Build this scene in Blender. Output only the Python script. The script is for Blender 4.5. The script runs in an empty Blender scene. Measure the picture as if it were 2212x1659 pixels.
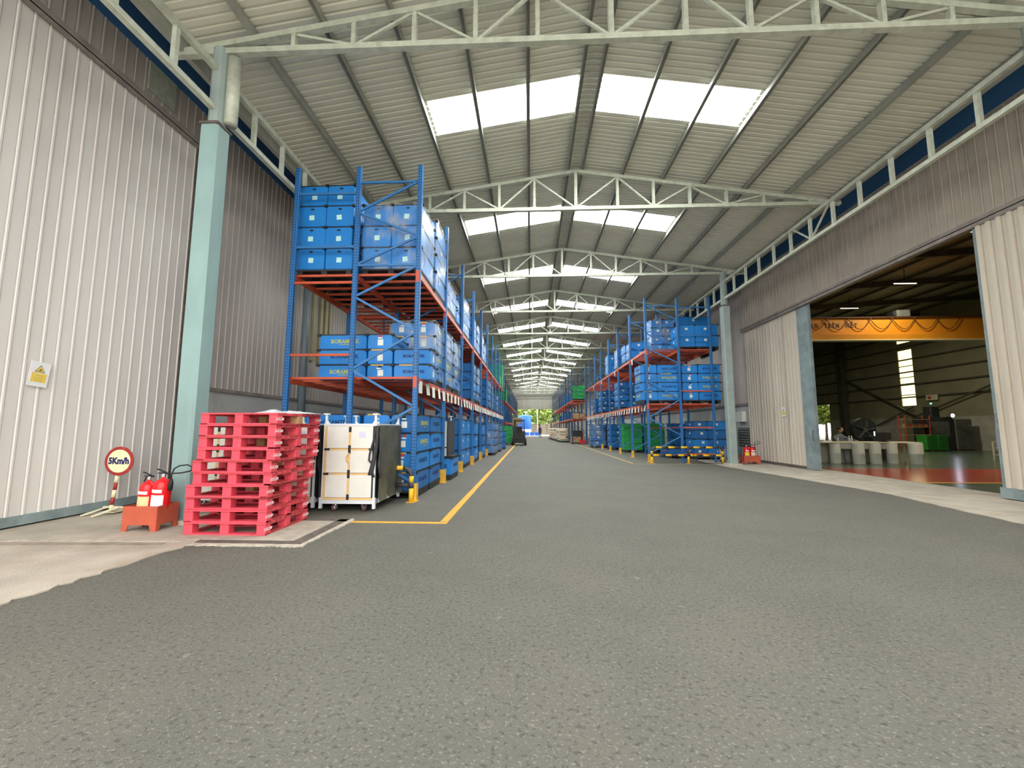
import bpy, bmesh, math, random
from mathutils import Vector, Matrix, Euler
random.seed(7)
R = random.Random(11)
C = bpy.context.scene.collection
sc = bpy.context.scene
PI = math.pi

# ---------------------------------------------------------------- camera, world, light, exposure
cam_d = bpy.data.cameras.new('camera'); cam = bpy.data.objects.new('camera', cam_d); C.objects.link(cam)
cam_d.sensor_width = 36.0; cam_d.lens = 900.0 / 2212.0 * 36.0; cam_d.clip_end = 400; cam_d.clip_start = 0.05
PITCH, YAW, ROLL = 0.1061, 0.0444, -0.002
cam.matrix_world = (Matrix.Translation((0, 0, 1.4)) @ Matrix.Rotation(YAW, 4, 'Z')
                    @ Matrix.Rotation(PI / 2 + PITCH, 4, 'X') @ Matrix.Rotation(-ROLL, 4, 'Z'))
sc.camera = cam
w = bpy.data.worlds.new('overcast_sky'); sc.world = w; w.use_nodes = True
bg = w.node_tree.nodes['Background']
bg.inputs[0].default_value = (1.0, 1.0, 0.96, 1)
bg.inputs[1].default_value = 4.2
sc.view_settings.view_transform = 'Standard'; sc.view_settings.look = 'None'
sc.view_settings.gamma = 1.0; sc.view_settings.use_curve_mapping = False
sc.view_settings.exposure = 0.25
SKYLIGHT_POWER = 17.0
try:
    sc.cycles.use_denoising = True
    sc.cycles.max_bounces = 6; sc.cycles.diffuse_bounces = 4; sc.cycles.glossy_bounces = 3
    sc.cycles.transparent_max_bounces = 12; sc.cycles.sample_clamp_indirect = 8.0
    sc.cycles.caustics_reflective = False; sc.cycles.caustics_refractive = False
except Exception:
    pass

# ---------------------------------------------------------------- materials
MATS = {}
def lin(c):
    return tuple(((v / 255.0) / 12.92 if v / 255.0 <= 0.04045 else ((v / 255.0 + 0.055) / 1.055) ** 2.4) for v in c)
def mat(name, rgb, rough=0.6, metal=0.0, var=0.12, scale=3.0, bump=0.0, bscale=40.0, emit=None, emit_s=0.0, stretch=None, spec=0.4, dirt=None, dirt_lo=0.55, dirt_scale=1.2):
    """Procedural paint/metal: noise-varied colour, optional dirt blotches and fine relief."""
    if name in MATS: return MATS[name]
    m = bpy.data.materials.new(name); m.use_nodes = True; MATS[name] = m
    nt = m.node_tree; N = nt.nodes; L = nt.links; b = N['Principled BSDF']
    tc = N.new('ShaderNodeTexCoord'); mp = N.new('ShaderNodeMapping')
    L.new(tc.outputs['Object'], mp.inputs[0])
    if stretch: mp.inputs['Scale'].default_value = stretch
    ns = N.new('ShaderNodeTexNoise'); ns.inputs['Scale'].default_value = scale; ns.inputs['Detail'].default_value = 5
    L.new(mp.outputs[0], ns.inputs[0])
    cr = N.new('ShaderNodeValToRGB')
    a = [max(0, v * (1 - var)) for v in rgb]; c = [min(1, v * (1 + var)) for v in rgb]
    cr.color_ramp.elements[0].color = (*a, 1); cr.color_ramp.elements[1].color = (*c, 1)
    cr.color_ramp.elements[0].position = 0.3; cr.color_ramp.elements[1].position = 0.7
    L.new(ns.outputs[0], cr.inputs[0]); out = cr.outputs[0]
    if dirt:
        n2 = N.new('ShaderNodeTexNoise'); n2.inputs['Scale'].default_value = dirt_scale; n2.inputs['Detail'].default_value = 7
        n2.inputs['Roughness'].default_value = 0.65
        L.new(mp.outputs[0], n2.inputs[0])
        c2 = N.new('ShaderNodeValToRGB'); c2.color_ramp.elements[0].position = dirt_lo; c2.color_ramp.elements[1].position = dirt_lo + 0.2
        L.new(n2.outputs[0], c2.inputs[0])
        mx = N.new('ShaderNodeMixRGB'); mx.inputs[2].default_value = (*dirt, 1)
        L.new(c2.outputs[0], mx.inputs[0]); L.new(out, mx.inputs[1]); out = mx.outputs[0]
    L.new(out, b.inputs['Base Color'])
    b.inputs['Roughness'].default_value = rough; b.inputs['Metallic'].default_value = metal
    b.inputs['Specular IOR Level'].default_value = spec
    if bump > 0:
        nb = N.new('ShaderNodeTexNoise'); nb.inputs['Scale'].default_value = bscale; nb.inputs['Detail'].default_value = 4
        L.new(mp.outputs[0], nb.inputs[0]); bp = N.new('ShaderNodeBump'); bp.inputs['Strength'].default_value = bump; bp.inputs['Distance'].default_value = 0.02
        L.new(nb.outputs[0], bp.inputs['Height']); L.new(bp.outputs[0], b.inputs['Normal'])
    if emit:
        b.inputs['Emission Color'].default_value = (*emit, 1); b.inputs['Emission Strength'].default_value = emit_s
    return m
def speckle(m, light, dark, scale=55.0):
    nt = m.node_tree; N = nt.nodes; L = nt.links; b = N['Principled BSDF']; src = b.inputs['Base Color'].links[0].from_socket
    tc = N.new('ShaderNodeTexCoord')
    for col, sc_, lo, seed in ((light, scale, .635, 0), (dark, scale * .6, .62, 7), (light, scale * .18, .74, 3)):
        mp = N.new('ShaderNodeMapping'); mp.inputs['Location'].default_value = (seed, seed * 2, 0); L.new(tc.outputs['Object'], mp.inputs[0])
        n = N.new('ShaderNodeTexNoise'); n.inputs['Scale'].default_value = sc_; n.inputs['Detail'].default_value = 3; L.new(mp.outputs[0], n.inputs[0])
        r_ = N.new('ShaderNodeMapRange'); r_.inputs[1].default_value = lo - .06; r_.inputs[2].default_value = lo + .03; r_.inputs[4].default_value = .75; L.new(n.outputs[0], r_.inputs[0])
        x = N.new('ShaderNodeMixRGB'); x.inputs[2].default_value = (*col, 1); L.new(r_.outputs[0], x.inputs[0]); L.new(src, x.inputs[1]); src = x.outputs[0]
    L.new(src, b.inputs['Base Color'])
def post_mat(name, rgb):
    m = mat(name, rgb, 0.45, 0.0, 0.08, 2.0)
    nt = m.node_tree; N = nt.nodes; L = nt.links; b = N['Principled BSDF']
    src = b.inputs['Base Color'].links[0].from_socket
    tc = N.new('ShaderNodeTexCoord'); sp = N.new('ShaderNodeSeparateXYZ'); L.new(tc.outputs['Object'], sp.inputs[0])
    def mth(op, a, v=None, v2=None):
        n = N.new('ShaderNodeMath'); n.operation = op; L.new(a, n.inputs[0])
        if v is not None:
            if isinstance(v, float): n.inputs[1].default_value = v
            else: L.new(v, n.inputs[1])
        if v2 is not None: n.inputs[2].default_value = v2
        return n.outputs[0]
    zz = mth('ABSOLUTE', mth('SUBTRACT', mth('FRACT', mth('MULTIPLY', sp.outputs[2], 16.0)), 0.5))
    hz = mth('LESS_THAN', zz, 0.22)
    hx = mth('LESS_THAN', mth('ABSOLUTE', mth('SUBTRACT', mth('ABSOLUTE', sp.outputs[0]), 0.022)), 0.008)
    hy = mth('LESS_THAN', mth('ABSOLUTE', sp.outputs[1]), 0.008)
    h = mth('MULTIPLY', hz, mth('MAXIMUM', hx, hy))
    mx = N.new('ShaderNodeMixRGB'); mx.inputs[2].default_value = (0.01, 0.015, 0.04, 1)
    L.new(h, mx.inputs[0]); L.new(src, mx.inputs[1]); L.new(mx.outputs[0], b.inputs['Base Color'])
    return m
asphalt = mat('asphalt', (0.122, 0.119, 0.102), 0.82, 0, 0.08, 1.1, 0.5, 120.0, dirt=(0.145, 0.136, 0.110), dirt_lo=0.5, dirt_scale=0.35)
speckle(asphalt, (0.24, 0.23, 0.19), (0.06, 0.06, 0.055))
concrete = mat('concrete', (0.46, 0.41, 0.345), 0.85, 0, 0.16, 2.2, 0.5, 60.0, dirt=(0.38, 0.32, 0.25), dirt_lo=0.50, dirt_scale=1.6)
concrete_pad = mat('concrete_pad', (0.40, 0.36, 0.30), 0.85, 0, 0.15, 6.0, 0.4, 60.0, dirt=(0.26, 0.22, 0.18), dirt_lo=0.55, dirt_scale=4)
concrete_pale = mat('concrete_pale', (0.50, 0.46, 0.38), 0.9, 0, 0.2, 14.0, 0.6, 60.0, dirt=(0.36, 0.31, 0.25), dirt_lo=0.5, dirt_scale=8)
channel_dark = mat('channel_dark', (0.12, 0.10, 0.09), 0.9, 0, 0.3, 9.0)
stain = mat('apron_stain', (0.30, 0.25, 0.20), 0.9, 0, 0.25, 5.0, dirt=(0.38, 0.32, 0.26), dirt_lo=0.5, dirt_scale=6)
dado = mat('dado_plaster', (0.50, 0.51, 0.50), 0.85, 0, 0.08, 1.5, 0.1, 30, dirt=(0.38, 0.37, 0.34), dirt_lo=0.58)
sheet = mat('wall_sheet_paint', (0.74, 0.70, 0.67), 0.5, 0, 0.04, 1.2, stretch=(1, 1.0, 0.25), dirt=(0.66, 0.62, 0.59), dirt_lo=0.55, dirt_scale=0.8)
sheet_r = mat('wall_sheet_warm_tint', (0.62, 0.55, 0.46), 0.5, 0, 0.04, 1.2, stretch=(1, 1.0, 0.25), dirt=(0.50, 0.44, 0.36), dirt_lo=0.55, dirt_scale=0.8)  # the warmer light on the right side is mixed into this sheet colour
sheet_r2 = mat('wall_sheet_header', (0.44, 0.38, 0.32), 0.5, 0, 0.06, 1.2, stretch=(1, 1.0, 0.4), dirt=(0.28, 0.25, 0.21), dirt_lo=0.5, dirt_scale=0.6)
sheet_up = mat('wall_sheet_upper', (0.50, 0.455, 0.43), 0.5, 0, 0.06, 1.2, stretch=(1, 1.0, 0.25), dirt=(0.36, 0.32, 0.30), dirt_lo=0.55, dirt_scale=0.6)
roofm = mat('roof_galvanised', (0.70, 0.70, 0.60), 0.5, 0.1, 0.05, 1.0)
steel = mat('truss_galvanised', (0.52, 0.55, 0.46), 0.55, 0.2, 0.14, 7.0, dirt=(0.34, 0.36, 0.30), dirt_lo=0.56, dirt_scale=5)
purlinm = mat('purlin_galvanised', (0.36, 0.37, 0.33), 0.5, 0.3, 0.1, 4.0)
teal = mat('column_teal', (0.26, 0.385, 0.38), 0.5, 0, 0.12, 2.5, stretch=(1, 1, 0.35), dirt=(0.22, 0.32, 0.33), dirt_lo=0.56)
tealgrey = mat('column_grey_green', (0.30, 0.36, 0.35), 0.5, 0, 0.12, 2.5, dirt=(0.20, 0.24, 0.24), dirt_lo=0.56)
fascia = mat('fascia_blue', (0.06, 0.19, 0.44), 0.5, 0, 0.15, 0.5)
skirt = mat('door_frame_paint', (0.24, 0.30, 0.31), 0.5, 0, 0.2, 3.0, dirt=(0.15, 0.18, 0.18), dirt_lo=0.55)
railm = mat('door_rail', (0.30, 0.26, 0.24), 0.6, 0.1, 0.2, 4.0)
black = mat('black_plastic', (0.015, 0.016, 0.018), 0.55, 0, 0.2, 8)
rubber = mat('rubber', (0.02, 0.02, 0.02), 0.7, 0, 0.2, 8)
blackp = mat('black_pallet_plastic', (0.025, 0.026, 0.03), 0.5, 0, 0.2, 8)
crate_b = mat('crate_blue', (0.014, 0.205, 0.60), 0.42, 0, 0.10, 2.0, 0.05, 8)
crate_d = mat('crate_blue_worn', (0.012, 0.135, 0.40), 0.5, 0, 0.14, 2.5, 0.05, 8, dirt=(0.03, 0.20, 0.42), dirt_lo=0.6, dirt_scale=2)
crate_g = mat('crate_green', (0.02, 0.38, 0.09), 0.5, 0, 0.12, 3)
post_b = post_mat('rack_post_blue', (0.022, 0.145, 0.40))
brace_b = mat('rack_brace_blue', (0.035, 0.17, 0.42), 0.45, 0, 0.1, 3)
post_dk = mat('rack_post_dark_blue', (0.015, 0.045, 0.10), 0.5, 0, 0.1, 3)
orange = mat('rack_beam_orange', (0.53, 0.085, 0.035), 0.45, 0, 0.12, 2.5, dirt=(0.33, 0.06, 0.03), dirt_lo=0.6)
paper = mat('label_paper', (0.72, 0.76, 0.72), 0.8, 0, 0.06, 20)
paper_g = mat('label_paper_mint', (0.50, 0.80, 0.78), 0.7, 0, 0.04, 20)
tape = mat('brown_tape', (0.55, 0.36, 0.10), 0.4, 0, 0.15, 12)
red_lab = mat('label_red', (0.60, 0.03, 0.03), 0.5, 0, 0.1, 10)
yel_txt = mat('print_yellow', (0.42, 0.42, 0.10), 0.6, 0, 0.3, 20)
dark_txt = mat('print_dark', (0.008, 0.04, 0.16), 0.6, 0, 0.3, 20)
pallet_r = mat('pallet_red_paint', (0.72, 0.07, 0.105), 0.62, 0, 0.14, 5.0, 0.25, 25, stretch=(1, 1, 1), dirt=(0.34, 0.05, 0.06), dirt_lo=0.58, dirt_scale=4)
pallet_r2 = mat('pallet_red_worn', (0.46, 0.05, 0.06), 0.7, 0, 0.2, 5.0, 0.25, 25, dirt=(0.30, 0.17, 0.10), dirt_lo=0.60, dirt_scale=5)
woodm = mat('raw_wood', (0.45, 0.27, 0.13), 0.75, 0, 0.2, 8, 0.2, 25, stretch=(1, 6, 6))
white_stencil = mat('stencil_white', (0.85, 0.75, 0.75), 0.8, 0, 0.2, 40)
whitep = mat('white_panel', (0.72, 0.71, 0.66), 0.6, 0, 0.05, 5, dirt=(0.60, 0.59, 0.55), dirt_lo=0.62, dirt_scale=9)
whitem = mat('white_metal', (0.66, 0.70, 0.74), 0.4, 0.1, 0.06, 4)
trim_o = mat('cart_trim_tan', (0.72, 0.47, 0.20), 0.6, 0, 0.1, 6)
blackfab = mat('black_fabric', (0.035, 0.036, 0.04), 0.7, 0, 0.3, 3, 0.3, 14)
olivefab = mat('grey_green_tarp', (0.095, 0.095, 0.07), 0.5, 0, 0.35, 2.5, 0.5, 6, dirt=(0.16, 0.15, 0.10), dirt_lo=0.52, dirt_scale=3)
yellow = mat('barrier_yellow', (0.86, 0.50, 0.02), 0.45, 0, 0.08, 6)
barrier_k = mat('barrier_black', (0.05, 0.045, 0.05), 0.45, 0, 0.15, 6)
guard_y = mat('guard_yellow', (0.75, 0.42, 0.05), 0.5, 0, 0.15, 6)
line_y = mat('floor_line_yellow', (0.72, 0.36, 0.035), 0.7, 0, 0.15, 14, dirt=(0.34, 0.22, 0.08), dirt_lo=0.55, dirt_scale=6)
line_w = mat('floor_line_faded', (0.46, 0.33, 0.13), 0.75, 0, 0.2, 14, dirt=(0.2, 0.18, 0.13), dirt_lo=0.5, dirt_scale=5)
red_crate = mat('red_oxide', (0.50, 0.10, 0.055), 0.5, 0, 0.1, 5)
red_ext = mat('extinguisher_red', (0.72, 0.015, 0.02), 0.25, 0, 0.06, 5)
cream = mat('sign_cream', (0.82, 0.76, 0.48), 0.6, 0, 0.04, 10)
signred = mat('sign_red', (0.35, 0.03, 0.03), 0.5, 0, 0.15, 10, dirt=(0.5, 0.25, 0.1), dirt_lo=0.6, dirt_scale=12)
navy = mat('sign_navy', (0.02, 0.02, 0.12), 0.5, 0, 0.1, 10)
creamwood = mat('cream_painted_wood', (0.72, 0.66, 0.47), 0.7, 0, 0.12, 8)
paper_y = mat('sign_yellow', (0.85, 0.62, 0.13), 0.6, 0, 0.05, 10)
paper_w = mat('sign_white', (0.85, 0.85, 0.88), 0.6, 0, 0.03, 10)
sticker_c = mat('sticker_cream', (0.85, 0.62, 0.32), 0.6, 0, 0.05, 10)
filmw = mat('white_film', (0.75, 0.76, 0.78), 0.3, 0, 0.1, 12, 0.4, 20)
chrome = mat('bright_metal', (0.6, 0.6, 0.62), 0.3, 0.8, 0.05, 5)
pipe_g = mat('downpipe_grey', (0.16, 0.20, 0.23), 0.4, 0, 0.1, 2)
strip_y = mat('wall_strip_ochre', (0.40, 0.36, 0.22), 0.5, 0, 0.1, 2)
brownc = mat('carton_brown', (0.42, 0.27, 0.14), 0.8, 0, 0.15, 4)
sackm = mat('sack_tan', (0.72, 0.56, 0.42), 0.8, 0, 0.2, 6, 0.4, 10)
sackw = mat('sack_white', (0.70, 0.68, 0.62), 0.8, 0, 0.15, 6, 0.4, 10)
crane_y = mat('crane_orange', (0.62, 0.24, 0.012), 0.5, 0, 0.10, 1.0)
crane_d = mat('crane_text', (0.08, 0.03, 0.01), 0.6, 0, 0.1, 10)
wk_wall = mat('workshop_sheet', (0.30, 0.28, 0.17), 0.6, 0.1, 0.15, 0.8)
wk_dado = mat('workshop_dado', (0.42, 0.40, 0.32), 0.8, 0, 0.2, 1.5)
wk_steel = mat('workshop_steel', (0.09, 0.085, 0.06), 0.6, 0, 0.2, 2)
wk_floor = mat('workshop_floor_green', (0.075, 0.10, 0.062), 0.22, 0, 0.15, 1.2, 0.03, 5)
wk_red = mat('workshop_floor_red', (0.42, 0.045, 0.02), 0.2, 0, 0.12, 1.5, 0.03, 5)
mach_g = mat('machine_grey', (0.12, 0.12, 0.10), 0.5, 0, 0.2, 3)
mach_d = mat('machine_dark', (0.03, 0.032, 0.03), 0.5, 0, 0.2, 3)
cab_g = mat('tool_cabinet_green', (0.03, 0.26, 0.03), 0.45, 0, 0.1, 3)
drumw = mat('drum_white', (0.62, 0.62, 0.52), 0.5, 0, 0.08, 3)
skin = mat('skin', (0.42, 0.24, 0.16), 0.6, 0, 0.06, 10)
hair = mat('hair', (0.02, 0.015, 0.012), 0.7, 0, 0.2, 20)
shirt = mat('shirt_grey', (0.16, 0.18, 0.20), 0.8, 0, 0.12, 6)
cloth_dk = mat('cloth_dark', (0.035, 0.03, 0.045), 0.8, 0, 0.12, 6)
forkm = mat('forklift_dark', (0.035, 0.05, 0.04), 0.5, 0, 0.2, 4)
leafm = mat('leaf_green', (0.36, 0.46, 0.12), 0.6, 0, 0.35, 1.5)
barkm = mat('bark', (0.13, 0.10, 0.07), 0.9, 0, 0.2, 6, 0.5, 15)
brickw = mat('yard_wall', (0.50, 0.42, 0.38), 0.9, 0, 0.12, 3)
yardm = mat('yard_concrete', (0.45, 0.43, 0.40), 0.9, 0, 0.1, 1)
tankm = mat('tank_blue', (0.02, 0.14, 0.62), 0.4, 0, 0.06, 2)
skyl = mat('skylight_panel', (0.9, 0.92, 0.9), 0.6, 0, 0.02, 2, emit=(0.97, 1.0, 0.95), emit_s=SKYLIGHT_POWER)
winl = mat('window_daylight', (0.8, 0.8, 0.6), 0.6, 0, 0.02, 2, emit=(1.0, 0.86, 0.42), emit_s=1.8)
lamp_e = mat('lamp_lit', (0.8, 0.8, 0.9), 0.6, 0, 0.02, 2, emit=(0.75, 0.8, 1.0), emit_s=30)
lamp_w = mat('tube_lit', (0.8, 0.8, 0.7), 0.6, 0, 0.02, 2, emit=(1.0, 0.95, 0.75), emit_s=1.2)
lamp_g = mat('indicator_green', (0.1, 0.8, 0.3), 0.6, 0, 0.02, 2, emit=(0.1, 1.0, 0.4), emit_s=4)
screen = mat('screen_lit', (0.5, 0.5, 0.5), 0.6, 0, 0.02, 2, emit=(0.8, 0.9, 0.9), emit_s=0.8)
# stretch film
film = bpy.data.materials.new('stretch_film'); film.use_nodes = True
_n = film.node_tree.nodes; _l = film.node_tree.links; _n.remove(_n['Principled BSDF'])
_t = _n.new('ShaderNodeBsdfTransparent'); _g = _n.new('ShaderNodeBsdfPrincipled'); _g.inputs['Base Color'].default_value = (0.62, 0.64, 0.62, 1); _g.inputs['Roughness'].default_value = 0.22
_m = _n.new('ShaderNodeMixShader'); _x = _n.new('ShaderNodeTexNoise'); _x.inputs['Scale'].default_value = 2.3; _x.inputs['Detail'].default_value = 6
_tc = _n.new('ShaderNodeTexCoord'); _mp = _n.new('ShaderNodeMapping'); _mp.inputs['Scale'].default_value = (1.6, 1.6, 0.9); _mp.inputs['Rotation'].default_value = (0.5, 0.5, 0)
_l.new(_tc.outputs['Object'], _mp.inputs[0]); _l.new(_mp.outputs[0], _x.inputs[0])
_c = _n.new('ShaderNodeMapRange'); _c.inputs[1].default_value = 0.46; _c.inputs[2].default_value = 0.70; _c.inputs[3].default_value = 0.05; _c.inputs[4].default_value = 0.48
_l.new(_x.outputs[0], _c.inputs[0]); _l.new(_c.outputs[0], _m.inputs[0]); _l.new(_t.outputs[0], _m.inputs[1]); _l.new(_g.outputs[0], _m.inputs[2])
_bp = _n.new('ShaderNodeBump'); _bp.inputs['Strength'].default_value = 0.5; _bp.inputs['Distance'].default_value = 0.03
_l.new(_x.outputs[0], _bp.inputs['Height']); _l.new(_bp.outputs[0], _g.inputs['Normal'])
_l.new(_m.outputs[0], _n['Material Output'].inputs[0]); MATS['stretch_film'] = film

# ---------------------------------------------------------------- mesh helpers
class MB:
    def __init__(s): s.v = []; s.f = []; s.m = []; s.mats = []
    def mi(s, m):
        if m not in s.mats: s.mats.append(m)
        return s.mats.index(m)
    def add(s, vs, fs, m, M=None):
        o = len(s.v); k = s.mi(m)
        for p in vs:
            p = Vector(p); s.v.append(tuple(M @ p) if M else tuple(p))
        for f in fs: s.f.append([i + o for i in f]); s.m.append(k)
        return s
    def box(s, x0, x1, y0, y1, z0, z1, m, M=None):
        vs = [(x0, y0, z0), (x1, y0, z0), (x1, y1, z0), (x0, y1, z0), (x0, y0, z1), (x1, y0, z1), (x1, y1, z1), (x0, y1, z1)]
        return s.add(vs, [(3, 2, 1, 0), (4, 5, 6, 7), (0, 1, 5, 4), (1, 2, 6, 5), (2, 3, 7, 6), (3, 0, 4, 7)], m, M)
    def cbox(s, x0, x1, y0, y1, z0, z1, m, c=0.01, M=None):
        """box with chamfered vertical edges"""
        ring = [(x0 + c, y0), (x1 - c, y0), (x1, y0 + c), (x1, y1 - c), (x1 - c, y1), (x0 + c, y1), (x0, y1 - c), (x0, y0 + c)]
        return s.prism(ring, z0, z1, m, M)
    def prism(s, ring, z0, z1, m, M=None):
        n = len(ring); vs = [(x, y, z0) for x, y in ring] + [(x, y, z1) for x, y in ring]
        fs = [tuple(reversed(range(n))), tuple(range(n, 2 * n))] + [(i, (i + 1) % n, n + (i + 1) % n, n + i) for i in range(n)]
        return s.add(vs, fs, m, M)
    def bar(s, a, b, wd, ht, m, up=(0, 0, 1)):
        a = Vector(a); b = Vector(b); d = (b - a).normalized(); u = Vector(up)
        if abs(d.dot(u)) > 0.98: u = Vector((0, 1, 0))
        sx = d.cross(u).normalized() * wd / 2; sz = sx.cross(d).normalized() * ht / 2
        vs = [a - sx - sz, a + sx - sz, a + sx + sz, a - sx + sz, b - sx - sz, b + sx - sz, b + sx + sz, b - sx + sz]
        return s.add(vs, [(0, 1, 2, 3), (7, 6, 5, 4), (0, 4, 5, 1), (1, 5, 6, 2), (2, 6, 7, 3), (3, 7, 4, 0)], m)
    def tube(s, pts, r, m, n=8, caps=True):
        pts = [Vector(p) for p in pts]; rs = r if isinstance(r, (list, tuple)) else [r] * len(pts)
        o = len(s.v); k = s.mi(m); prev = None
        for i, p in enumerate(pts):
            d = (pts[min(i + 1, len(pts) - 1)] - pts[max(i - 1, 0)]).normalized()
            u = prev if prev is not None else (Vector((0, 0, 1)) if abs(d.z) < 0.9 else Vector((0, 1, 0)))
            a = d.cross(u)
            if a.length < 1e-4: a = d.cross(Vector((1, 0.3, 0)))
            a.normalize(); bb = a.cross(d).normalized(); prev = bb
            for j in range(n):
                t = 2 * PI * j / n; s.v.append(tuple(p + (a * math.cos(t) + bb * math.sin(t)) * rs[i]))
        for i in range(len(pts) - 1):
            for j in range(n):
                q = (j + 1) % n; s.f.append([o + i * n + j, o + i * n + q, o + (i + 1) * n + q, o + (i + 1) * n + j]); s.m.append(k)
        if caps:
            s.f.append([o + j for j in reversed(range(n))]); s.m.append(k)
            e = o + (len(pts) - 1) * n; s.f.append([e + j for j in range(n)]); s.m.append(k)
        return s
    def lathe(s, prof, m, n=16, M=None):
        """prof: list of (r, z)"""
        o = len(s.v); k = s.mi(m)
        for r, z in prof:
            for j in range(n):
                t = 2 * PI * j / n; p = Vector((r * math.cos(t), r * math.sin(t), z)); s.v.append(tuple(M @ p) if M else tuple(p))
        for i in range(len(prof) - 1):
            for j in range(n):
                q = (j + 1) % n; s.f.append([o + i * n + j, o + i * n + q, o + (i + 1) * n + q, o + (i + 1) * n + j]); s.m.append(k)
        s.f.append([o + j for j in reversed(range(n))]); s.m.append(k)
        e = o + (len(prof) - 1) * n; s.f.append([e + j for j in range(n)]); s.m.append(k)
        return s
    def mesh(s, name, smooth=False):
        me = bpy.data.meshes.new(name); me.from_pydata(s.v, [], s.f)
        for m in s.mats: me.materials.append(m)
        me.polygons.foreach_set('material_index', s.m)
        if smooth: me.polygons.foreach_set('use_smooth', [True] * len(s.f))
        me.update(); return me
def link(name, me, parent=None, loc=(0, 0, 0), rot=None):
    o = bpy.data.objects.new(name, me); C.objects.link(o); o.location = loc
    if rot: o.rotation_euler = rot
    if parent is not None: o.parent = parent
    return o
def part(name, mb, parent, loc=(0, 0, 0), rot=None, smooth=False, label=None):
    o = link(name, mb.mesh(name, smooth) if isinstance(mb, MB) else mb, parent, loc, rot)
    if label: o['label'] = label
    return o
def tag(o, label, cat, group=None):
    o['label'] = label; o['category'] = cat
    if group: o['group'] = group
    return o
def thing(name, label, cat, loc=(0, 0, 0), rz=0.0, group=None):
    o = link(name, None, None, loc, (0, 0, rz)); return tag(o, label, cat, group)
def struct(name, mb=None, loc=(0, 0, 0), smooth=False):
    o = link(name, mb.mesh(name, smooth) if mb else None, None, loc); o['kind'] = 'structure'; return o
_txt = {}
def text_mesh(s, size, m, sx=1.0, thick=0.002, bold=0.0):
    """text as a flat mesh in the XZ plane facing -Y, centred"""
    k = (s, size, m.name, sx, thick, bold)
    if k in _txt: return _txt[k]
    cu = bpy.data.curves.new('text', 'FONT'); cu.body = s; cu.size = size; cu.align_x = 'CENTER'; cu.align_y = 'CENTER'
    cu.extrude = thick; cu.offset = bold; cu.resolution_u = 2
    ob = bpy.data.objects.new('tmp_text', cu); C.objects.link(ob)
    dg = bpy.context.evaluated_depsgraph_get(); me = bpy.data.meshes.new_from_object(ob.evaluated_get(dg))
    bpy.data.objects.remove(ob); me.transform(Matrix.Rotation(PI / 2, 4, 'X') @ Matrix.Diagonal((sx, 1, 1, 1)))
    me.materials.clear(); me.materials.append(m); _txt[k] = me; return me
RZ_FRONT, RZ_RIGHT, RZ_LEFT = 0.0, PI / 2, -PI / 2   # facing -Y, +X, -X
ORD = ['first', 'second', 'third', 'fourth', 'fifth', 'sixth', 'seventh', 'eighth', 'ninth', 'tenth', 'eleventh', 'twelfth', 'thirteenth', 'fourteenth', 'fifteenth', 'sixteenth']

# ---------------------------------------------------------------- key dimensions
XC, HW, HB = 1.325, 6.52, 7.70          # hall axis, half width at columns, truss bottom height
BAY, Y0, NB = 5.29, 0.90, 14            # truss spacing, first truss, bays
YE = Y0 + BAY * NB                      # 74.96
RIDGE, SL, EAVE = 9.05, 0.155, 7.25     # roof height at ridge, slope, half width of roof
XL, XR = -7.2, 9.6                      # inner faces of the side walls
def roofz(dx): return RIDGE - SL * abs(dx)

# ---------------------------------------------------------------- floor
f = MB(); f.box(-60, 60, -3.0, 120, -0.30, 0.0, asphalt); fl = struct('floor', f)
struct('ground_bounce_slab', MB().box(-60, 60, -60, -3.0, -0.30, 0.0, mat('bounce_slab_pale', (0.55, 0.53, 0.48), 0.85, 0, 0.08, 0.6)))  # unseen pale slab behind the camera, added to bounce light onto roof and walls
def slab(ring, z0, z1, m, name):
    b = MB(); b.prism(ring, z0, z1, m); return b
def wobble(a, b, n, amp):
    out = []
    for i in range(n):
        t = i / n; x = a[0] + (b[0] - a[0]) * t; y = a[1] + (b[1] - a[1]) * t
        out.append((x + R.uniform(-amp, amp), y + R.uniform(-amp, amp)))
    return out
# left apron of concrete
ring = wobble((-4.32, -8), (-4.20, 3.3), 24, 0.03) + wobble((-4.20, 3.3), (-4.08, 5.05), 18, 0.028) + wobble((-4.08, 5.05), (-5.15, 8.6), 4, 0.01) + [(-5.15, 8.6), (XL - 0.3, 8.6), (XL - 0.3, -8)]
part('apron_slab', slab(ring, -0.05, 0.012, concrete, 'a'), fl)
ring = wobble((XR + 0.6, -8), (7.1, -8), 3, 0.01)
ring = [(10.2, -8), (10.2, 24.0)] + [(7.6, 24.0)] + wobble((7.25, 15.9), (7.75, 9.7), 22, 0.02) + wobble((7.75, 9.7), (7.25, 6.6), 16, 0.03) + wobble((7.25, 6.6), (7.0, -8), 24, 0.04)
part('apron_slab', slab(list(reversed(ring)), -0.05, 0.012, concrete, 'a'), fl)
# pale joint strips on the left apron
b = MB(); ringp = wobble((XL + .1, 4.98), (-4.15, 5.10), 20, 0.012) + list(reversed(wobble((XL + .1, 5.07), (-4.15, 5.19), 20, 0.015)))
b.prism(ringp, 0.0, 0.017, concrete_pale); part('apron_joint', b, fl)
b = MB(); ringp = wobble((XL + .1, 4.80), (-4.15, 4.93), 12, 0.006) + list(reversed(wobble((XL + .1, 4.93), (-4.15, 5.03), 12, 0.008)))
b.prism(ringp, 0.0, 0.0155, stain); part('apron_joint', b, fl, label='dark stained strip beside the pale joint')
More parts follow.
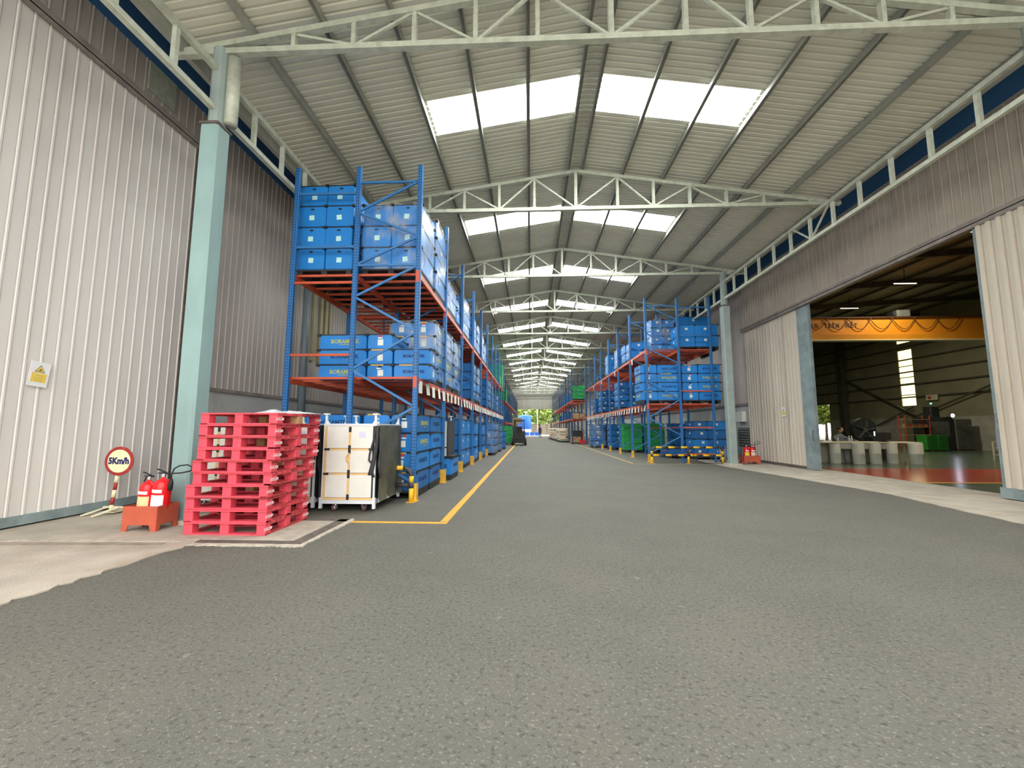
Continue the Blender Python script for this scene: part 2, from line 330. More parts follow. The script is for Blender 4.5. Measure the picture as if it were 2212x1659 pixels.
# concrete pad with a channel frame under the red pallets
b = MB(); b.box(-4.45, -2.93, 5.22, 6.30, -0.02, 0.016, concrete_pad); part('pad', b, fl)
b = MB()
b.box(-4.35, -2.77, 5.06, 5.21, -0.02, 0.010, channel_dark); b.box(-2.92, -2.77, 5.21, 6.45, -0.02, 0.010, channel_dark)
b.box(-4.45, -2.77, 6.31, 6.45, -0.02, 0.010, channel_dark); part('pad_channel', b, fl)
b = MB()
rg = wobble((-4.15, 4.97), (-2.70, 4.97), 40, 0.022) + wobble((-2.70, 4.99), (-2.68, 6.5), 34, 0.018)
rg2 = [(-2.76, 6.5), (-2.76, 5.05), (-4.15, 5.05)]
b.prism(rg + rg2, 0.0, 0.014, concrete_pale); part('pad_kerb', b, fl)
# painted lines
def floor_line(x0, x1, y0, y1, m, label):
    b = MB()
    n = max(2, int(max(x1 - x0, y1 - y0) / 0.7))
    if (y1 - y0) > (x1 - x0): ring = wobble((x0, y0), (x0, y1), n, 0.004) + [(x0, y1)] + wobble((x1, y1), (x1, y0), n, 0.004) + [(x1, y0)]
    else: ring = wobble((x0, y0), (x1, y0), n, 0.004) + [(x1, y0)] + wobble((x1, y1), (x0, y1), n, 0.004) + [(x0, y1)]
    b.prism(list(reversed(ring)) if (y1 - y0) > (x1 - x0) else ring, 0.0, 0.004, m)
    o = link('floor_line', b.mesh('floor_line')); tag(o, label, 'floor marking'); return o
floor_line(-1.36, -1.24, 6.40, 36.5, line_y, 'long yellow line on the asphalt beside the left rack')
floor_line(-2.75, -1.24, 6.27, 6.37, line_y, 'short yellow line crossing in front of the white carts')
floor_line(4.05, 4.15, 17.1, 72, line_w, 'long faded yellow line on the asphalt beside the right rack')
floor_line(4.16, 7.4, 17.0, 17.09, line_w, 'short faded yellow line in front of the striped barrier')
floor_line(-1.34, -1.25, 36.6, 72, line_w, 'faded yellow line past the forklift towards the far door')

# ---------------------------------------------------------------- roof
ceil = struct('ceiling')
def roof_sheet_mesh(d0, d1, side, m, name, rib=True):
    """one sheet 1.058 m wide (5 ribs), from d0 to d1 outwards from the ridge"""
    b = MB(); pr = []
    for k in range(7):
        y = k * 0.15114; pr += [(y, 0.0), (y + 0.092, 0.0), (y + 0.104, 0.030), (y + 0.140, 0.030)]
    pr.append((1.058, 0.0))
    nseg = 1
    vs = []
    for dd in (d0, d1):
        for y, z in pr: vs.append((side * dd, y, -SL * dd + z))
    n = len(pr); fs = [(i, i + 1, n + i + 1, n + i) if side > 0 else (i + 1, i, n + i, n + i + 1) for i in range(n - 1)]
    b.add(vs, fs, m); return b.mesh(name)
SH = {}
for s in (-1, 1):
    SH[(s, 'full')] = roof_sheet_mesh(0.0, EAVE, s, roofm, 'roof_sheet')
    SH[(s, 'ridge')] = roof_sheet_mesh(0.0, 0.27, s, roofm, 'roof_sheet')
    SH[(s, 'outer')] = roof_sheet_mesh(3.56, EAVE, s, roofm, 'roof_sheet')
    SH[(s, 'sky')] = roof_sheet_mesh(0.27, 3.56, s, skyl, 'skylight_panel')
for k in range(NB):
    for j in range(5):
        y = Y0 + k * BAY + j * 1.058
        for s in (-1, 1):
            if j == 2 and k > 0:
                for q in ('ridge', 'outer'): link('roof_sheet', SH[(s, q)], ceil, (XC, y, RIDGE))
                link('skylight_panel', SH[(s, 'sky')], ceil, (XC, y, RIDGE + 0.002))
            else: link('roof_sheet', SH[(s, 'full')], ceil, (XC, y, RIDGE))
b = MB()
b.bar((XC - .01, Y0, RIDGE + .06), (XC - .01, YE, RIDGE + .06), 0.5, 0.02, roofm); part('ridge_cap', b, ceil)
# purlins (one length per bay)
PD = [0.20, 1.35, 2.50, 3.65, 4.80, 5.98]
b = MB(); b.box(-0.03, 0.03, 0, BAY, -0.15, 0, purlinm); b.box(-0.05, 0.03, 0, BAY, -0.15, -0.14, purlinm); PUR = b.mesh('purlin')
b = MB(); b.box(-0.05, 0.05, 0, BAY, -0.22, 0, purlinm); EDG = b.mesh('eave_beam')
for k in range(NB):
    for s in (-1, 1):
        for d in PD: link('purlin', PUR, ceil, (XC + s * d, Y0 + k * BAY, roofz(d) - 0.004))
        link('eave_beam', EDG, ceil, (XC + s * (EAVE - .05), Y0 + k * BAY, roofz(EAVE) + 0.0))
# ---------------------------------------------------------------- trusses
P_ = 1.02
OFF = [0, 1.17 * P_, 2.17 * P_, 3.17 * P_, 4.17 * P_, 5.17 * P_, HW]
CH = 0.10
def tz(d): return roofz(d) - 0.16 - CH / 2      # top chord centre line
zb = HB + 0.0
tm = {}
b = MB(); b.bar((-HW - .85, 0, zb), (HW + .85, 0, zb), CH, CH, steel); tm['bottom_chord'] = b.mesh('bottom_chord')
for s in (-1, 1):
    b = MB(); b.bar((0, 0, tz(0)), (s * (HW + .75), 0, tz(HW + .75)), CH, CH, steel); tm[('top_chord', s)] = b.mesh('top_chord')
    for i in range(1, 7):
        b = MB(); b.bar((s * OFF[i], 0, zb), (s * OFF[i], 0, tz(OFF[i])), 0.07, 0.085, steel, up=(0, 1, 0)); tm[('post', s, i)] = b.mesh('post')
    for i in range(5):
        b = MB(); t0, t1 = (zb, tz(OFF[i + 1])) if i % 2 == 0 else (tz(OFF[i]), zb)
        b.bar((s * (OFF[i] + .04), 0, t0 + (.05 if i % 2 == 0 else -.05)), (s * (OFF[i + 1] - .04), 0, t1 + (-.05 if i % 2 == 0 else .05)), 0.045, 0.045, steel); tm[('diag', s, i)] = b.mesh('diagonal')
b = MB(); b.bar((0, 0, zb), (0, 0, tz(0)), 0.08, 0.11, steel, up=(0, 1, 0)); tm['king'] = b.mesh('king_post')
for k in range(NB + 1):
    y = Y0 + k * BAY
    if k == 0: lab = 'grey steel roof truss at the open front, in front of all others'
    else: lab = 'grey steel roof truss spanning the hall, ' + ('nearest the camera' if k == 1 else ORD[k - 1] + ' of the row from the camera') if k < NB else 'grey steel roof truss, last of the row at the far door'
    t = thing('roof_truss', lab, 'roof truss', (XC, y, 0), group='roof trusses along the hall')
    link('bottom_chord', tm['bottom_chord'], t); link('king_post', tm['king'], t)
    for s in (-1, 1):
        link('top_chord', tm[('top_chord', s)], t)
        for i in range(1, 7): link('post', tm[('post', s, i)], t)
        for i in range(5): link('diagonal', tm[('diag', s, i)], t)
# eave trusses along both column rows
ZC = 6.63
for s, nm in ((-1, 'left'), (1, 'right')):
    x = XC + s * HW
    t = thing('eave_truss', 'long grey steel eave truss above the %s wall' % nm, 'eave truss', (x, 0, 0), group='eave trusses')
    b = MB(); b.bar((0, Y0, ZC), (0, YE, ZC), 0.09, 0.09, steel); part('bottom_chord', b, t)
    b = MB(); b.bar((0, Y0, 7.33), (0, YE, 7.33), 0.08, 0.10, steel); part('top_chord', b, t)
    vm = MB().bar((0, 0, ZC), (0, 0, 7.33), 0.07, 0.07, steel).mesh('vertical'); n = 0
    dm = MB().bar((0, 0, ZC + .03), (0, .75, 7.30), 0.04, 0.04, steel).mesh('brace')
    dm2 = MB().bar((0, 0, ZC + .03), (0, -.75, 7.30), 0.04, 0.04, steel).mesh('brace')
    for k in range(NB):
        for j in range(6):
            link('vertical', vm, t, (0, Y0 + k * BAY + j * BAY / 6 + 0.02, 0))
        if k % 2 == 0 and k > 0: link('brace', dm, t, (0, Y0 + k * BAY, 0)); link('brace', dm2, t, (0, Y0 + k * BAY, 0))
# columns
colm = MB(); colm.cbox(-0.15, 0.15, -0.15, 0.15, 0.06, 6.30, teal, 0.03)
colr = MB(); colr.cbox(-0.15, 0.15, -0.15, 0.15, 0.06, 6.30, tealgrey, 0.03)
capm = MB(); capm.cbox(-0.17, 0.17, -0.17, 0.17, 6.30, 6.34, channel_dark, 0.02)
pip = MB(); pip.lathe([(0.13, 0), (0.13, 1.40)], tealgrey, 14)
plin = MB(); plin.cbox(-0.26, 0.26, -0.26, 0.26, 0.0, 0.07, concrete_pale, 0.02)
pipe2 = MB(); pipe2.tube([(0, 0, 6.42), (0, 0, 7.62)], 0.10, steel, 12)
ms = dict(l=colm.mesh('shaft'), r=colr.mesh('shaft'), c=capm.mesh('cap'), p=pip.mesh('upper_tube'), q=plin.mesh('plinth'), g=pipe2.mesh('rain_pipe', True))
for k in range(1, NB + 1, 2):
    for s, nm in ((-1, 'left'), (1, 'right')):
        if s == 1 and k == 1: pass
        xx = XC + s * HW
        which = ORD[(k - 1) // 2]
        if s < 0 and k == 1: lab = 'pale teal steel column behind the fire extinguisher crate'
        elif s > 0 and k == 3: lab = 'grey-green steel column beside the right fire extinguishers'
        else: lab = 'steel column under the %s eave truss, %s of its row from the camera' % (nm, which)
        t = thing('column', lab, 'column', (xx, Y0 + k * BAY, 0), group='steel columns')
        link('shaft', ms['l'] if (s < 0 and k == 1) else ms['r'], t); link('cap', ms['c'], t)
        link('upper_tube', ms['p'], t, (-s * 0.0, 0.02, 6.34)); link('plinth', ms['q'], t)
        if s < 0 and k == 1: link('rain_pipe', ms['g'], t, (0.20, 0.06, 0))

# ---------------------------------------------------------------- side walls
def sheet_mesh(h, side, m, name='wall_sheet', pitch=0.195, rh=0.011, rw=0.034, n=5):
    """vertical wall sheet in the YZ plane; ribs stand out towards +X for side=+1"""
    b = MB(); pr = []
    for k in range(n):
        y = k * pitch; pr += [(y, 0.0), (y + pitch - rw - 0.024, 0.0), (y + pitch - rw - 0.020, -0.012), (y + pitch - rw - 0.008, -0.012), (y + pitch - rw, rh), (y + pitch - 0.012, rh)]
    pr.append((n * pitch, 0.0)); N_ = len(pr)
    vs = [(side * z, y, 0) for y, z in pr] + [(side * z, y, h) for y, z in pr]
    fs = [((i, i + 1, N_ + i + 1, N_ + i) if side > 0 else (i + 1, i, N_ + i, N_ + i + 1)) for i in range(N_ - 1)]
    b.add(vs, fs, m); return b.mesh(name)
SW = 0.975
wl = struct('wall_left')
b = MB(); b.box(XL - .35, XL - .08, 8.3, YE + 1.2, 0, 8.4, dado); b.box(XL - .35, XL - .08, -4, 8.3, 7.5, 8.4, dado); b.box(XL - .5, XL - .35, -4, 8.3, 0, 7.6, dado); part('backing', b, wl)
b = MB(); b.box(XL - .08, XL - .0, 8.3, YE + 1.2, 0, 2.22, dado); part('plinth_wall', b, wl)
b = MB(); b.box(XL - .09, XL + .05, 8.3, YE + 1.2, 2.22, 2.30, railm); part('drip_trim', b, wl)
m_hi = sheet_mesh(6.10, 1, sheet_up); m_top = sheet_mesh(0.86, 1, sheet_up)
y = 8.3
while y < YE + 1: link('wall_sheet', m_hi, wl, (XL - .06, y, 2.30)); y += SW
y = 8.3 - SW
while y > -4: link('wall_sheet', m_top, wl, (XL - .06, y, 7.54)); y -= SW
b = MB(); b.box(XL - .4, XL - .05, -4, YE + 1.2, 8.40, 9.75, fascia); part('fascia', b, wl)
# repair patch above the rail
b = MB(); b.box(XL - .05, XL - .025, 6.95, 7.55, 7.80, 8.38, steel); part('patch', b, wl)
# ochre strips and grey downpipe on the left wall behind the rack
for i, yy in enumerate((13.2, 13.65, 14.0, 14.3)):
    b = MB(); b.box(XL - .05, XL + .03, yy, yy + 0.16, 3.6, 7.9, strip_y); part('wall_strip', b, wl)
dp = link('downpipe', MB().tube([(XL + .22, 12.4, 0.0), (XL + .22, 12.4, 8.2)], 0.11, pipe_g, 12).mesh('downpipe', True))
tag(dp, 'dark grey downpipe standing against the left wall behind the rack', 'pipe')
# sliding door, left
d1 = struct('door_1')
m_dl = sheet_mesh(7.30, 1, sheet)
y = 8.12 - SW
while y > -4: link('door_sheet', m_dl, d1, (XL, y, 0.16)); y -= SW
b = MB(); b.box(XL - .07, XL + .03, -4, 8.15, 0.035, 0.17, skirt); part('bottom_frame', b, d1)
b = MB(); b.box(XL - .07, XL + .03, 8.10, 8.17, 0.035, 7.46, channel_dark); part('door_edge', b, d1)
b = MB(); b.box(XL - .09, XL + .10, -4, 8.2, 7.44, 7.56, railm); b.box(XL + .04, XL + .10, -4, 8.2, 7.40, 7.46, railm); part('door_rail', b, d1)
# right wall
wr = struct('wall_right')
b = MB(); b.box(XR + .18, XR + .45, 18.75, YE + 1.2, 0, 8.0, dado); part('backing', b, wr)
b = MB(); b.box(XR + .10, XR + .18, 18.75, YE + 1.2, 0, 2.45, dado); part('plinth_wall', b, wr)
b = MB(); b.box(XR + .02, XR + .18, 18.75, YE + 1.2, 2.45, 2.55, railm); part('drip_trim', b, wr)
m_rh = sheet_mesh(5.40, -1, sheet_up); m_head = sheet_mesh(2.08, -1, sheet_r2)
y = 18.78
while y < YE + 1: link('wall_sheet', m_rh, wr, (XR + .16, y, 2.55)); y += SW
y = 18.78 - SW
while y > -4: link('wall_sheet', m_head, wr, (XR - .02, y, 5.87)); y -= SW
b = MB(); b.box(XR, XR + .30, -4, 18.78, 5.86, 8.0, dado); part('header_backing', b, wr)
b = MB(); b.box(XR - .12, XR + .02, -4, 18.9, 5.78, 5.88, railm); b.box(XR - .12, XR - .06, -4, 18.9, 5.70, 5.80, railm); part('door_rail', b, wr)
b = MB(); b.box(XR + .05, XR + .35, -4, YE + 1.2, 7.95, 9.6, fascia); part('fascia', b, wr)
# louvre in the right wall
b = MB(); b.box(XR + .08, XR + .11, 19.0, 20.0, 0.60, 1.45, channel_dark); lv = part('louvre', b, wr)
for i in range(7):
    b = MB(); b.bar((XR + .05, 19.0, 0.68 + i * 0.115), (XR + .05, 20.0, 0.68 + i * 0.115), 0.02, 0.06, tealgrey, up=(-1, 0, 1)); part('louvre_slat', b, lv)
b = MB(); b.cbox(-.22, .0, -.35, .35, 0, .45, whitep, .03); o = link('air_unit', b.mesh('air_unit'), None, (XR + .09, 19.5, 1.72)); tag(o, 'pale box unit on the right wall above the louvre', 'air unit')
# right sliding leaf (far side of opening)
d2 = struct('door_2')
m_l2 = sheet_mesh(5.62, -1, sheet_r)
for i in range(4): link('door_sheet', m_l2, d2, (XR, 15.12 + i * 0.9, 0.10))
b = MB(); b.box(XR - .02, XR + .07, 14.50, 15.12, 0.03, 5.75, skirt); part('door_stile', b, d2)
b = MB(); b.box(XR + .02, XR + .08, 15.12, 18.8, 0.03, 5.74, skirt); part('door_back', b, d2)
b = MB(); b.box(XR - .03, XR + .05, 15.12, 18.8, 0.03, 0.11, channel_dark); part('bottom_frame', b, d2)
b = MB(); b.tube([(XR - .02, 14.62, 1.35), (XR - .07, 14.62, 1.33), (XR - .07, 14.62, 1.02), (XR - .02, 14.62, 1.0)], .012, channel_dark, 6); part('handle', b, d2)
# right sliding leaf (near side)
d3 = struct('door_3')
m_l3 = sheet_mesh(5.66, -1, sheet_r, pitch=0.195, rh=0.035, rw=0.08)
for i in range(13): link('door_sheet', m_l3, d3, (XR - .08, 8.93 - (i + 1) * SW, 0.10))
b = MB(); b.box(XR - .06, XR + .16, 8.93, 9.03, 0.03, 5.75, skirt); part('door_stile', b, d3)
b = MB(); b.box(XR - .02, XR + .04, -3.75, 8.93, 0.03, 5.75, skirt); part('door_back', b, d3)
b = MB(); b.box(XR - .12, XR - .05, 8.62, 9.03, 0.03, 0.24, skirt); part('door_shoe', b, d3)
b = MB(); b.box(XR - .10, XR - .06, 8.92, 8.99, 1.55, 1.75, chrome); b.box(XR - .12, XR - .06, 8.92, 8.99, 1.0, 1.42, chrome); part('latch', b, d3)
# sheets added between roof edges and side walls to keep sky light out
for s, x1, z1 in ((-1, XL - .05, 9.30), (1, XR + .05, 9.20)):
    x0 = XC + s * (EAVE - .02); z0 = roofz(EAVE) + .02
    b = MB(); b.add([(x0, Y0, z0), (x0, YE + 1.2, z0), (x1, YE + 1.2, z1), (x1, Y0, z1), (x0, Y0, z0 + .02), (x0, YE + 1.2, z0 + .02), (x1, YE + 1.2, z1 + .02), (x1, Y0, z1 + .02)],
                    [(0, 1, 2, 3), (7, 6, 5, 4), (0, 3, 7, 4), (1, 5, 6, 2), (0, 4, 5, 1), (3, 2, 6, 7)], purlinm)
    part('gap_light_block', b, ceil)
# far end header wall over the far door
wb = struct('wall_back')
b = MB(); b.box(XL - .3, XR + .4, YE + 1.05, YE + 1.25, 4.86, 6.75, dado); part('backing', b, wb)
hx = XL
while hx < XR:
    b = MB(); b.box(hx, hx + 1.46, YE + 1.0, YE + 1.05, 4.86, 6.70, mat('header_sheet', (0.30, 0.29, 0.25), 0.6, 0, .1, 1)); part('header_panel', b, wb); hx += 1.5
b = MB(); b.box(XL - .3, XR + .4, YE + .95, YE + 1.3, 6.70, 9.9, mat('gable_grey', (0.22, 0.22, 0.19), 0.7, 0, .1, 1)); part('gable', b, wb)
b = MB(); b.box(XL - .3, -4.6, YE + 1.0, YE + 1.25, 0, 4.86, dado); b.box(6.6, XR + .4, YE + 1.0, YE + 1.25, 0, 4.86, dado); part('door_cheek', b, wb)

# ---------------------------------------------------------------- pallet racks
def rack(name_l, x_aisle, xs, ys, levels, top, pm, side, bars_near, front_tie, label):
    """xs: post rows from the aisle outwards; ys: frame positions; levels: shelf heights"""
    t = thing('pallet_rack', label, 'pallet rack', (0, 0, 0), group='pallet racks along the hall')
    P = MB(); P.cbox(-0.05, 0.05, -0.045, 0.045, 0, top, pm, 0.012); pmesh = P.mesh('upright')
    fp = MB(); fp.box(-.07, .07, -.07, .07, 0, .012, pm); fpm = fp.mesh('foot_plate')
    for iy, y in enumerate(ys):
        for ix, x in enumerate(xs):
            o = link('upright', pmesh, t, (x, y, 0))
            if iy < 3: link('foot_plate', fpm, o)
    # zigzag bracing of each frame between the first two rows
    xa, xb = xs[0], xs[1]; bm_ = []
    bmat = brace_b if pm is post_b else post_dk; k_ = top / 6.93
    for run in ([6.60, 5.93, 5.38, 4.77], [4.75, 4.09, 3.35, 2.58, 1.82, 1.08, 0.35]):
        for i in range(len(run) - 1):
            p, q = (xa, xb) if i % 2 == 0 else (xb, xa)
            bm_.append(MB().bar((p, 0, run[i] * k_), (q, 0, run[i + 1] * k_), 0.035, 0.045, bmat).mesh('brace'))
    for z in (6.58, 4.76): bm_.append(MB().bar((xa, 0, z * k_), (xb, 0, z * k_), 0.035, 0.045, bmat).mesh('brace'))
    for iy, y in enumerate(ys):
        for me in bm_: link('brace', me, t, (0, y, 0))
    # ties between the second and third row
    if len(xs) > 2:
        for iy, y in enumerate(ys):
            for z, m in front_tie: part('tie', MB().bar((xs[1], y, z), (xs[2], y, z), 0.035, 0.05, m), t)
    # shelf beams and decking bars
    L_ = ys[1] - ys[0]
    beam = MB().box(-0.025, 0.025, 0.045, L_ - 0.045, -0.11, 0, orange).mesh('shelf_beam')
    hook = MB().box(-0.035, 0.035, -0.05, 0.05, -0.22, 0.02, orange).mesh('beam_hook')
    x_lo, x_hi = min(xs), max(xs)
    barm = MB().box(x_lo, x_hi, -0.025, 0.025, -0.055, -0.008, orange)
    barmesh = barm.mesh('deck_bar'); nbar = 0; rest = MB()
    for li, z in enumerate(levels):
        for iy in range(len(ys) - 1):
            for x in xs: link('shelf_beam', beam, t, (x - side * (.0), ys[iy], z))
            nb_ = 7 if li > 0 else 6
            for j in range(nb_):
                yy = ys[iy] + 0.14 + j * (L_ - .28) / (nb_ - 1)
                if iy < bars_near: link('deck_bar', barmesh, t, (0, yy, z + 0.03)); nbar += 1
                else: rest.box(x_lo, x_hi, yy - .025, yy + .025, z - .025, z + .022, orange)
        for iy in range(len(ys)):
            link('beam_hook', hook, t, (xs[0] + side * .0, ys[iy], z))
    if rest.v:
        o = part('deck_bar', rest, t); o['kind'] = 'stuff'
    return t
LX = [-2.30, -3.62, -4.95]; LYS = [8.20 + 2.72 * i for i in range(11)]
rl = rack('l', -2.3, LX, LYS, [2.42, 4.60], 6.93, post_b, 1, 5, [(2.88, orange), (4.40, orange), (5.17, brace_b), (6.35, brace_b)],
          'tall blue and orange pallet rack along the left wall, front half of the hall')
RX = [5.0, 6.38, 7.74]; RYS = [18.0 + 2.86 * i for i in range(8)]
rr = rack('r', 5.0, RX, RYS, [2.45, 4.80], 7.10, post_b, -1, 4, [(.35, orange), (1.45, orange), (3.0, orange), (5.4, brace_b), (6.65, brace_b)],
          'tall blue and orange pallet rack behind the striped barrier on the right')
LX2 = [-2.30, -3.62]; LYS2 = [38.6 + 3.4 * i for i in range(11)]
rl2 = rack('l2', -2.3, LX2, LYS2, [2.0, 3.95], 6.0, post_dk, 1, 0, [], 'dark pallet rack at the far left behind the forklift')
RX2 = [3.80, 5.08]; RYS2 = [38.3 + 3.4 * i for i in range(11)]
rr2 = rack('r2', 3.8, RX2, RYS2, [2.28, 3.97], 7.0, post_dk, -1, 0, [], 'dark pallet rack at the far right with green crates on top')
# paper tags on the aisle beams
tagm = MB().box(-0.002, 0.002, -0.10, 0.10, -0.27, -0.02, paper).mesh('label_tag')
for i in range(46):
    yy = LYS[0] + .28 + i * 0.57
    if yy > LYS[-1]: break
    o = link('label_tag', tagm, rl, (LX[0] + .03, yy, 2.40 - R.uniform(0, .03)), (R.uniform(-.05, .05), R.uniform(-.12, .0), R.uniform(-.12, .0)))
for i in range(34):
    yy = RYS[0] + .3 + i * 0.57
    if yy > RYS[-1]: break
    link('label_tag', tagm, rr, (RX[0] - .03, yy, 2.43 - R.uniform(0, .03)), (R.uniform(-.05, .05), R.uniform(.0, .2), 0))
for yy in (20.4, 24.6, 29.3, 33.0): link('label_tag', tagm, rr, (RX[0] - .03, yy, 4.76))
# yellow post guards at the aisle feet
gm = MB(); gm.box(-.065, .065, -.085, -.073, 0, .34, guard_y); gm.box(.058, .068, -.085, .065, 0, .34, guard_y); gm.box(-.09, .09, -.10, .08, 0, .01, guard_y); gmm = gm.mesh('post_guard')
for i, y in enumerate(LYS[:6]):
    o = link('post_guard', gmm, None, (LX[0] + .03, y - .02, 0)); tag(o, 'yellow steel guard at the %s aisle post of the left rack' % ORD[i], 'post guard', 'yellow post guards')
for i, y in enumerate(RYS[:5]):
    o = link('post_guard', gmm, None, (RX[0] - .03, y - .02, 0)); tag(o, 'yellow steel guard at the %s aisle post of the right rack' % ORD[i], 'post guard', 'yellow post guards')

# ---------------------------------------------------------------- crates, pallets, wrap
_cr = {}
def crate_meshes(L, W, H, m, style):
    k = (round(L, 3), round(W, 3), round(H, 3), m.name, style)
    if k in _cr: return _cr[k]
    b = MB()
    if style == 'G':      # slatted vented crate stack unit: ribbed walls
        b.cbox(-L / 2 + .012, L / 2 - .012, -W / 2 + .012, W / 2 - .012, 0, H - .01, m, .01)
        for q in (0.02, 0.5, 0.88): b.cbox(-L / 2, L / 2, -W / 2, W / 2, H * q, H * q + H * .10, m, .015)
        for i in range(5):
            x = -L / 2 + (i + .5) * L / 5; b.box(x - .012, x + .012, -W / 2 - .003, W / 2 + .003, .01, H * .95, m)
    else:                 # folding sheet-plastic crate: body, shallow panel folds
        b.cbox(-L / 2, L / 2, -W / 2, W / 2, 0.012, H - 0.028, m, 0.012)
        b.cbox(-L / 2 + .01, L / 2 - .01, -W / 2 + .01, W / 2 - .01, 0, 0.014, m, 0.012)
    body = b.mesh('crate')
    rim = None
    if style != 'G':
        r = MB(); r.cbox(-L / 2 - .004, L / 2 + .004, -W / 2 - .004, W / 2 + .004, H - .028, H - .006, black, .012)
        for sx in (-1, 1):
            for sy in (-1, 1): r.box(sx * (L / 2 + .008) - .035, sx * (L / 2 + .008) + .035, sy * (W / 2 + .008) - .035, sy * (W / 2 + .008) + .035, H - .045, H - .002, black)
        rim = r.mesh('rim')
    _cr[k] = (body, rim); return _cr[k]
def flat(w_, h_, m): 
    k = ('flat', w_, h_, m.name)
    if k not in _cr: _cr[k] = MB().box(-w_ / 2, w_ / 2, -.004, 0, -h_ / 2, h_ / 2, m).mesh('sticker')
    return _cr[k]
def hole():
    if 'hole' not in _cr:
        b = MB(); b.prism([(.045 * math.cos(t * PI / 4), .022 * math.sin(t * PI / 4)) for t in range(8)], 0, .004, black, Matrix.Rotation(PI / 2, 4, 'X')); _cr['hole'] = b.mesh('hand_hole')
    return _cr['hole']
def on_face(o, me, name, face, u, z, L, W, rr_=0.0):
    if face == 'front': link(name, me, o, (u, -W / 2 - .001, z), (0, rr_, 0))
    elif face == 'right': link(name, me, o, (L / 2 + .001, u, z), (0, rr_, PI / 2))
    else: link(name, me, o, (-L / 2 - .001, -u, z), (0, rr_, -PI / 2))
def crate(x, y, z, L, W, H, m, style, label, group, aisle='right', near=True, txt=0, jit=0.012, detail=True):
    body, rim = crate_meshes(L, W, H, m, style)
    o = link('crate', body, None, (x + R.uniform(-jit, jit), y + R.uniform(-jit, jit), z), (0, 0, R.uniform(-.012, .012)))
    tag(o, label, 'crate', group)
    if rim: link('rim', rim, o)
    if style == 'H':
        on_face(o, hole(), 'hand_hole', 'front', 0, H * .82, L, W)
        on_face(o, flat(.11, .11, paper_g), 'sticker', 'front', R.uniform(-.03, .03), H * .42, L, W, R.uniform(-.12, .12))
    elif style == 'T' and near:
        tm_ = text_mesh('BORAMTEK', min(.13, max(L, W) * .115), yel_txt if txt else dark_txt, 1.0, .001, .004)
        faces = (('front', L), (aisle, W))
        for fc, ln in faces:
            if ln > 0.75:
                on_face(o, tm_, 'printed_name', fc, .04, H * .5, L, W)
                if txt: on_face(o, flat(ln * .22, .014, yel_txt), 'printed_line', fc, .04, H * .30, L, W)
            else:
                on_face(o, flat(.07, .05, red_lab if R.random() < .6 else black), 'sticker', fc, R.uniform(-.02, .02), H * .84, L, W)
                on_face(o, flat(.09, .03, paper), 'sticker', fc, R.uniform(-.02, .02), H * .72, L, W)
                on_face(o, flat(.12, .13, paper), 'sticker', fc, R.uniform(-.04, .04), H * .42, L, W, R.uniform(-.06, .06))
        if R.random() < .35: link('tape_strip', flat(L * .5, .03, tape), o, (-L * .1, -W / 2 - .006, H - .02))
    elif style in ('T', 'P'):
        on_face(o, flat(.12, .10, paper), 'sticker', 'front', R.uniform(-.1, .1), H * .6, L, W)
        on_face(o, flat(.12, .08, paper), 'sticker', aisle, R.uniform(-.1, .1), H * .6, L, W)
    return o
_pm = {}
def pallet_black(x, y, z, w_, d_, label, H=0.14):
    k = (round(w_, 2), round(d_, 2))
    if k not in _pm:
        t = MB(); t.box(-w_ / 2, w_ / 2, -d_ / 2, d_ / 2, H - .035, H, blackp)
        fts = [MB().box(fx - .06, fx + .06, -d_ / 2 + .01, d_ / 2 - .01, 0, H - .035, blackp).mesh('runner') for fx in (-w_ / 2 + .07, 0, w_ / 2 - .07)]
        _pm[k] = (t.mesh('plastic_pallet'), fts)
    t, fts = _pm[k]; o = link('plastic_pallet', t, None, (x, y, z)); tag(o, label, 'pallet', 'black plastic pallets')
    for q in fts: link('runner', q, o)
    return o
def wrap(x, y, z, w_, d_, h_, label):
    b = MB(); n = 10; e = .018
    def gr(o_, u, v, nu, nv):
        o_ = Vector(o_); u = Vector(u); v = Vector(v); nn = u.cross(v).normalized(); base = len(b.v)
        k = b.mi(film)
        for i in range(nu + 1):
            for j in range(nv + 1):
                q = 0 if i in (0, nu) else R.uniform(-.010, .014)
                b.v.append(tuple(o_ + u * (i / nu) + v * (j / nv) + nn * q))
        for i in range(nu):
            for j in range(nv):
                a = base + i * (nv + 1) + j; b.f.append([a, a + nv + 1, a + nv + 2, a + 1]); b.m.append(k)
    x0, x1, y0, y1 = -w_ / 2 - e, w_ / 2 + e, -d_ / 2 - e, d_ / 2 + e
    gr((x0, y0, 0), (x1 - x0, 0, 0), (0, 0, h_), 9, 12); gr((x1, y0, 0), (0, y1 - y0, 0), (0, 0, h_), 9, 12)
    gr((x1, y1, 0), (x0 - x1, 0, 0), (0, 0, h_), 3, 4); gr((x0, y1, 0), (0, y0 - y1, 0), (0, 0, h_), 9, 12)
    gr((x0, y0, h_), (x1 - x0, 0, 0), (0, y1 - y0, 0), 4, 4)
    o = link('stretch_wrap', b.mesh('stretch_wrap', True), None, (x, y, z)); tag(o, label, 'plastic wrap', 'clear stretch wraps')
def rowname(i, n):
    if n == 1: return 'single layer'
    if i == 0: return 'bottom layer'
    if i == n - 1: return 'top layer'
    return ORD[i] + ' layer'
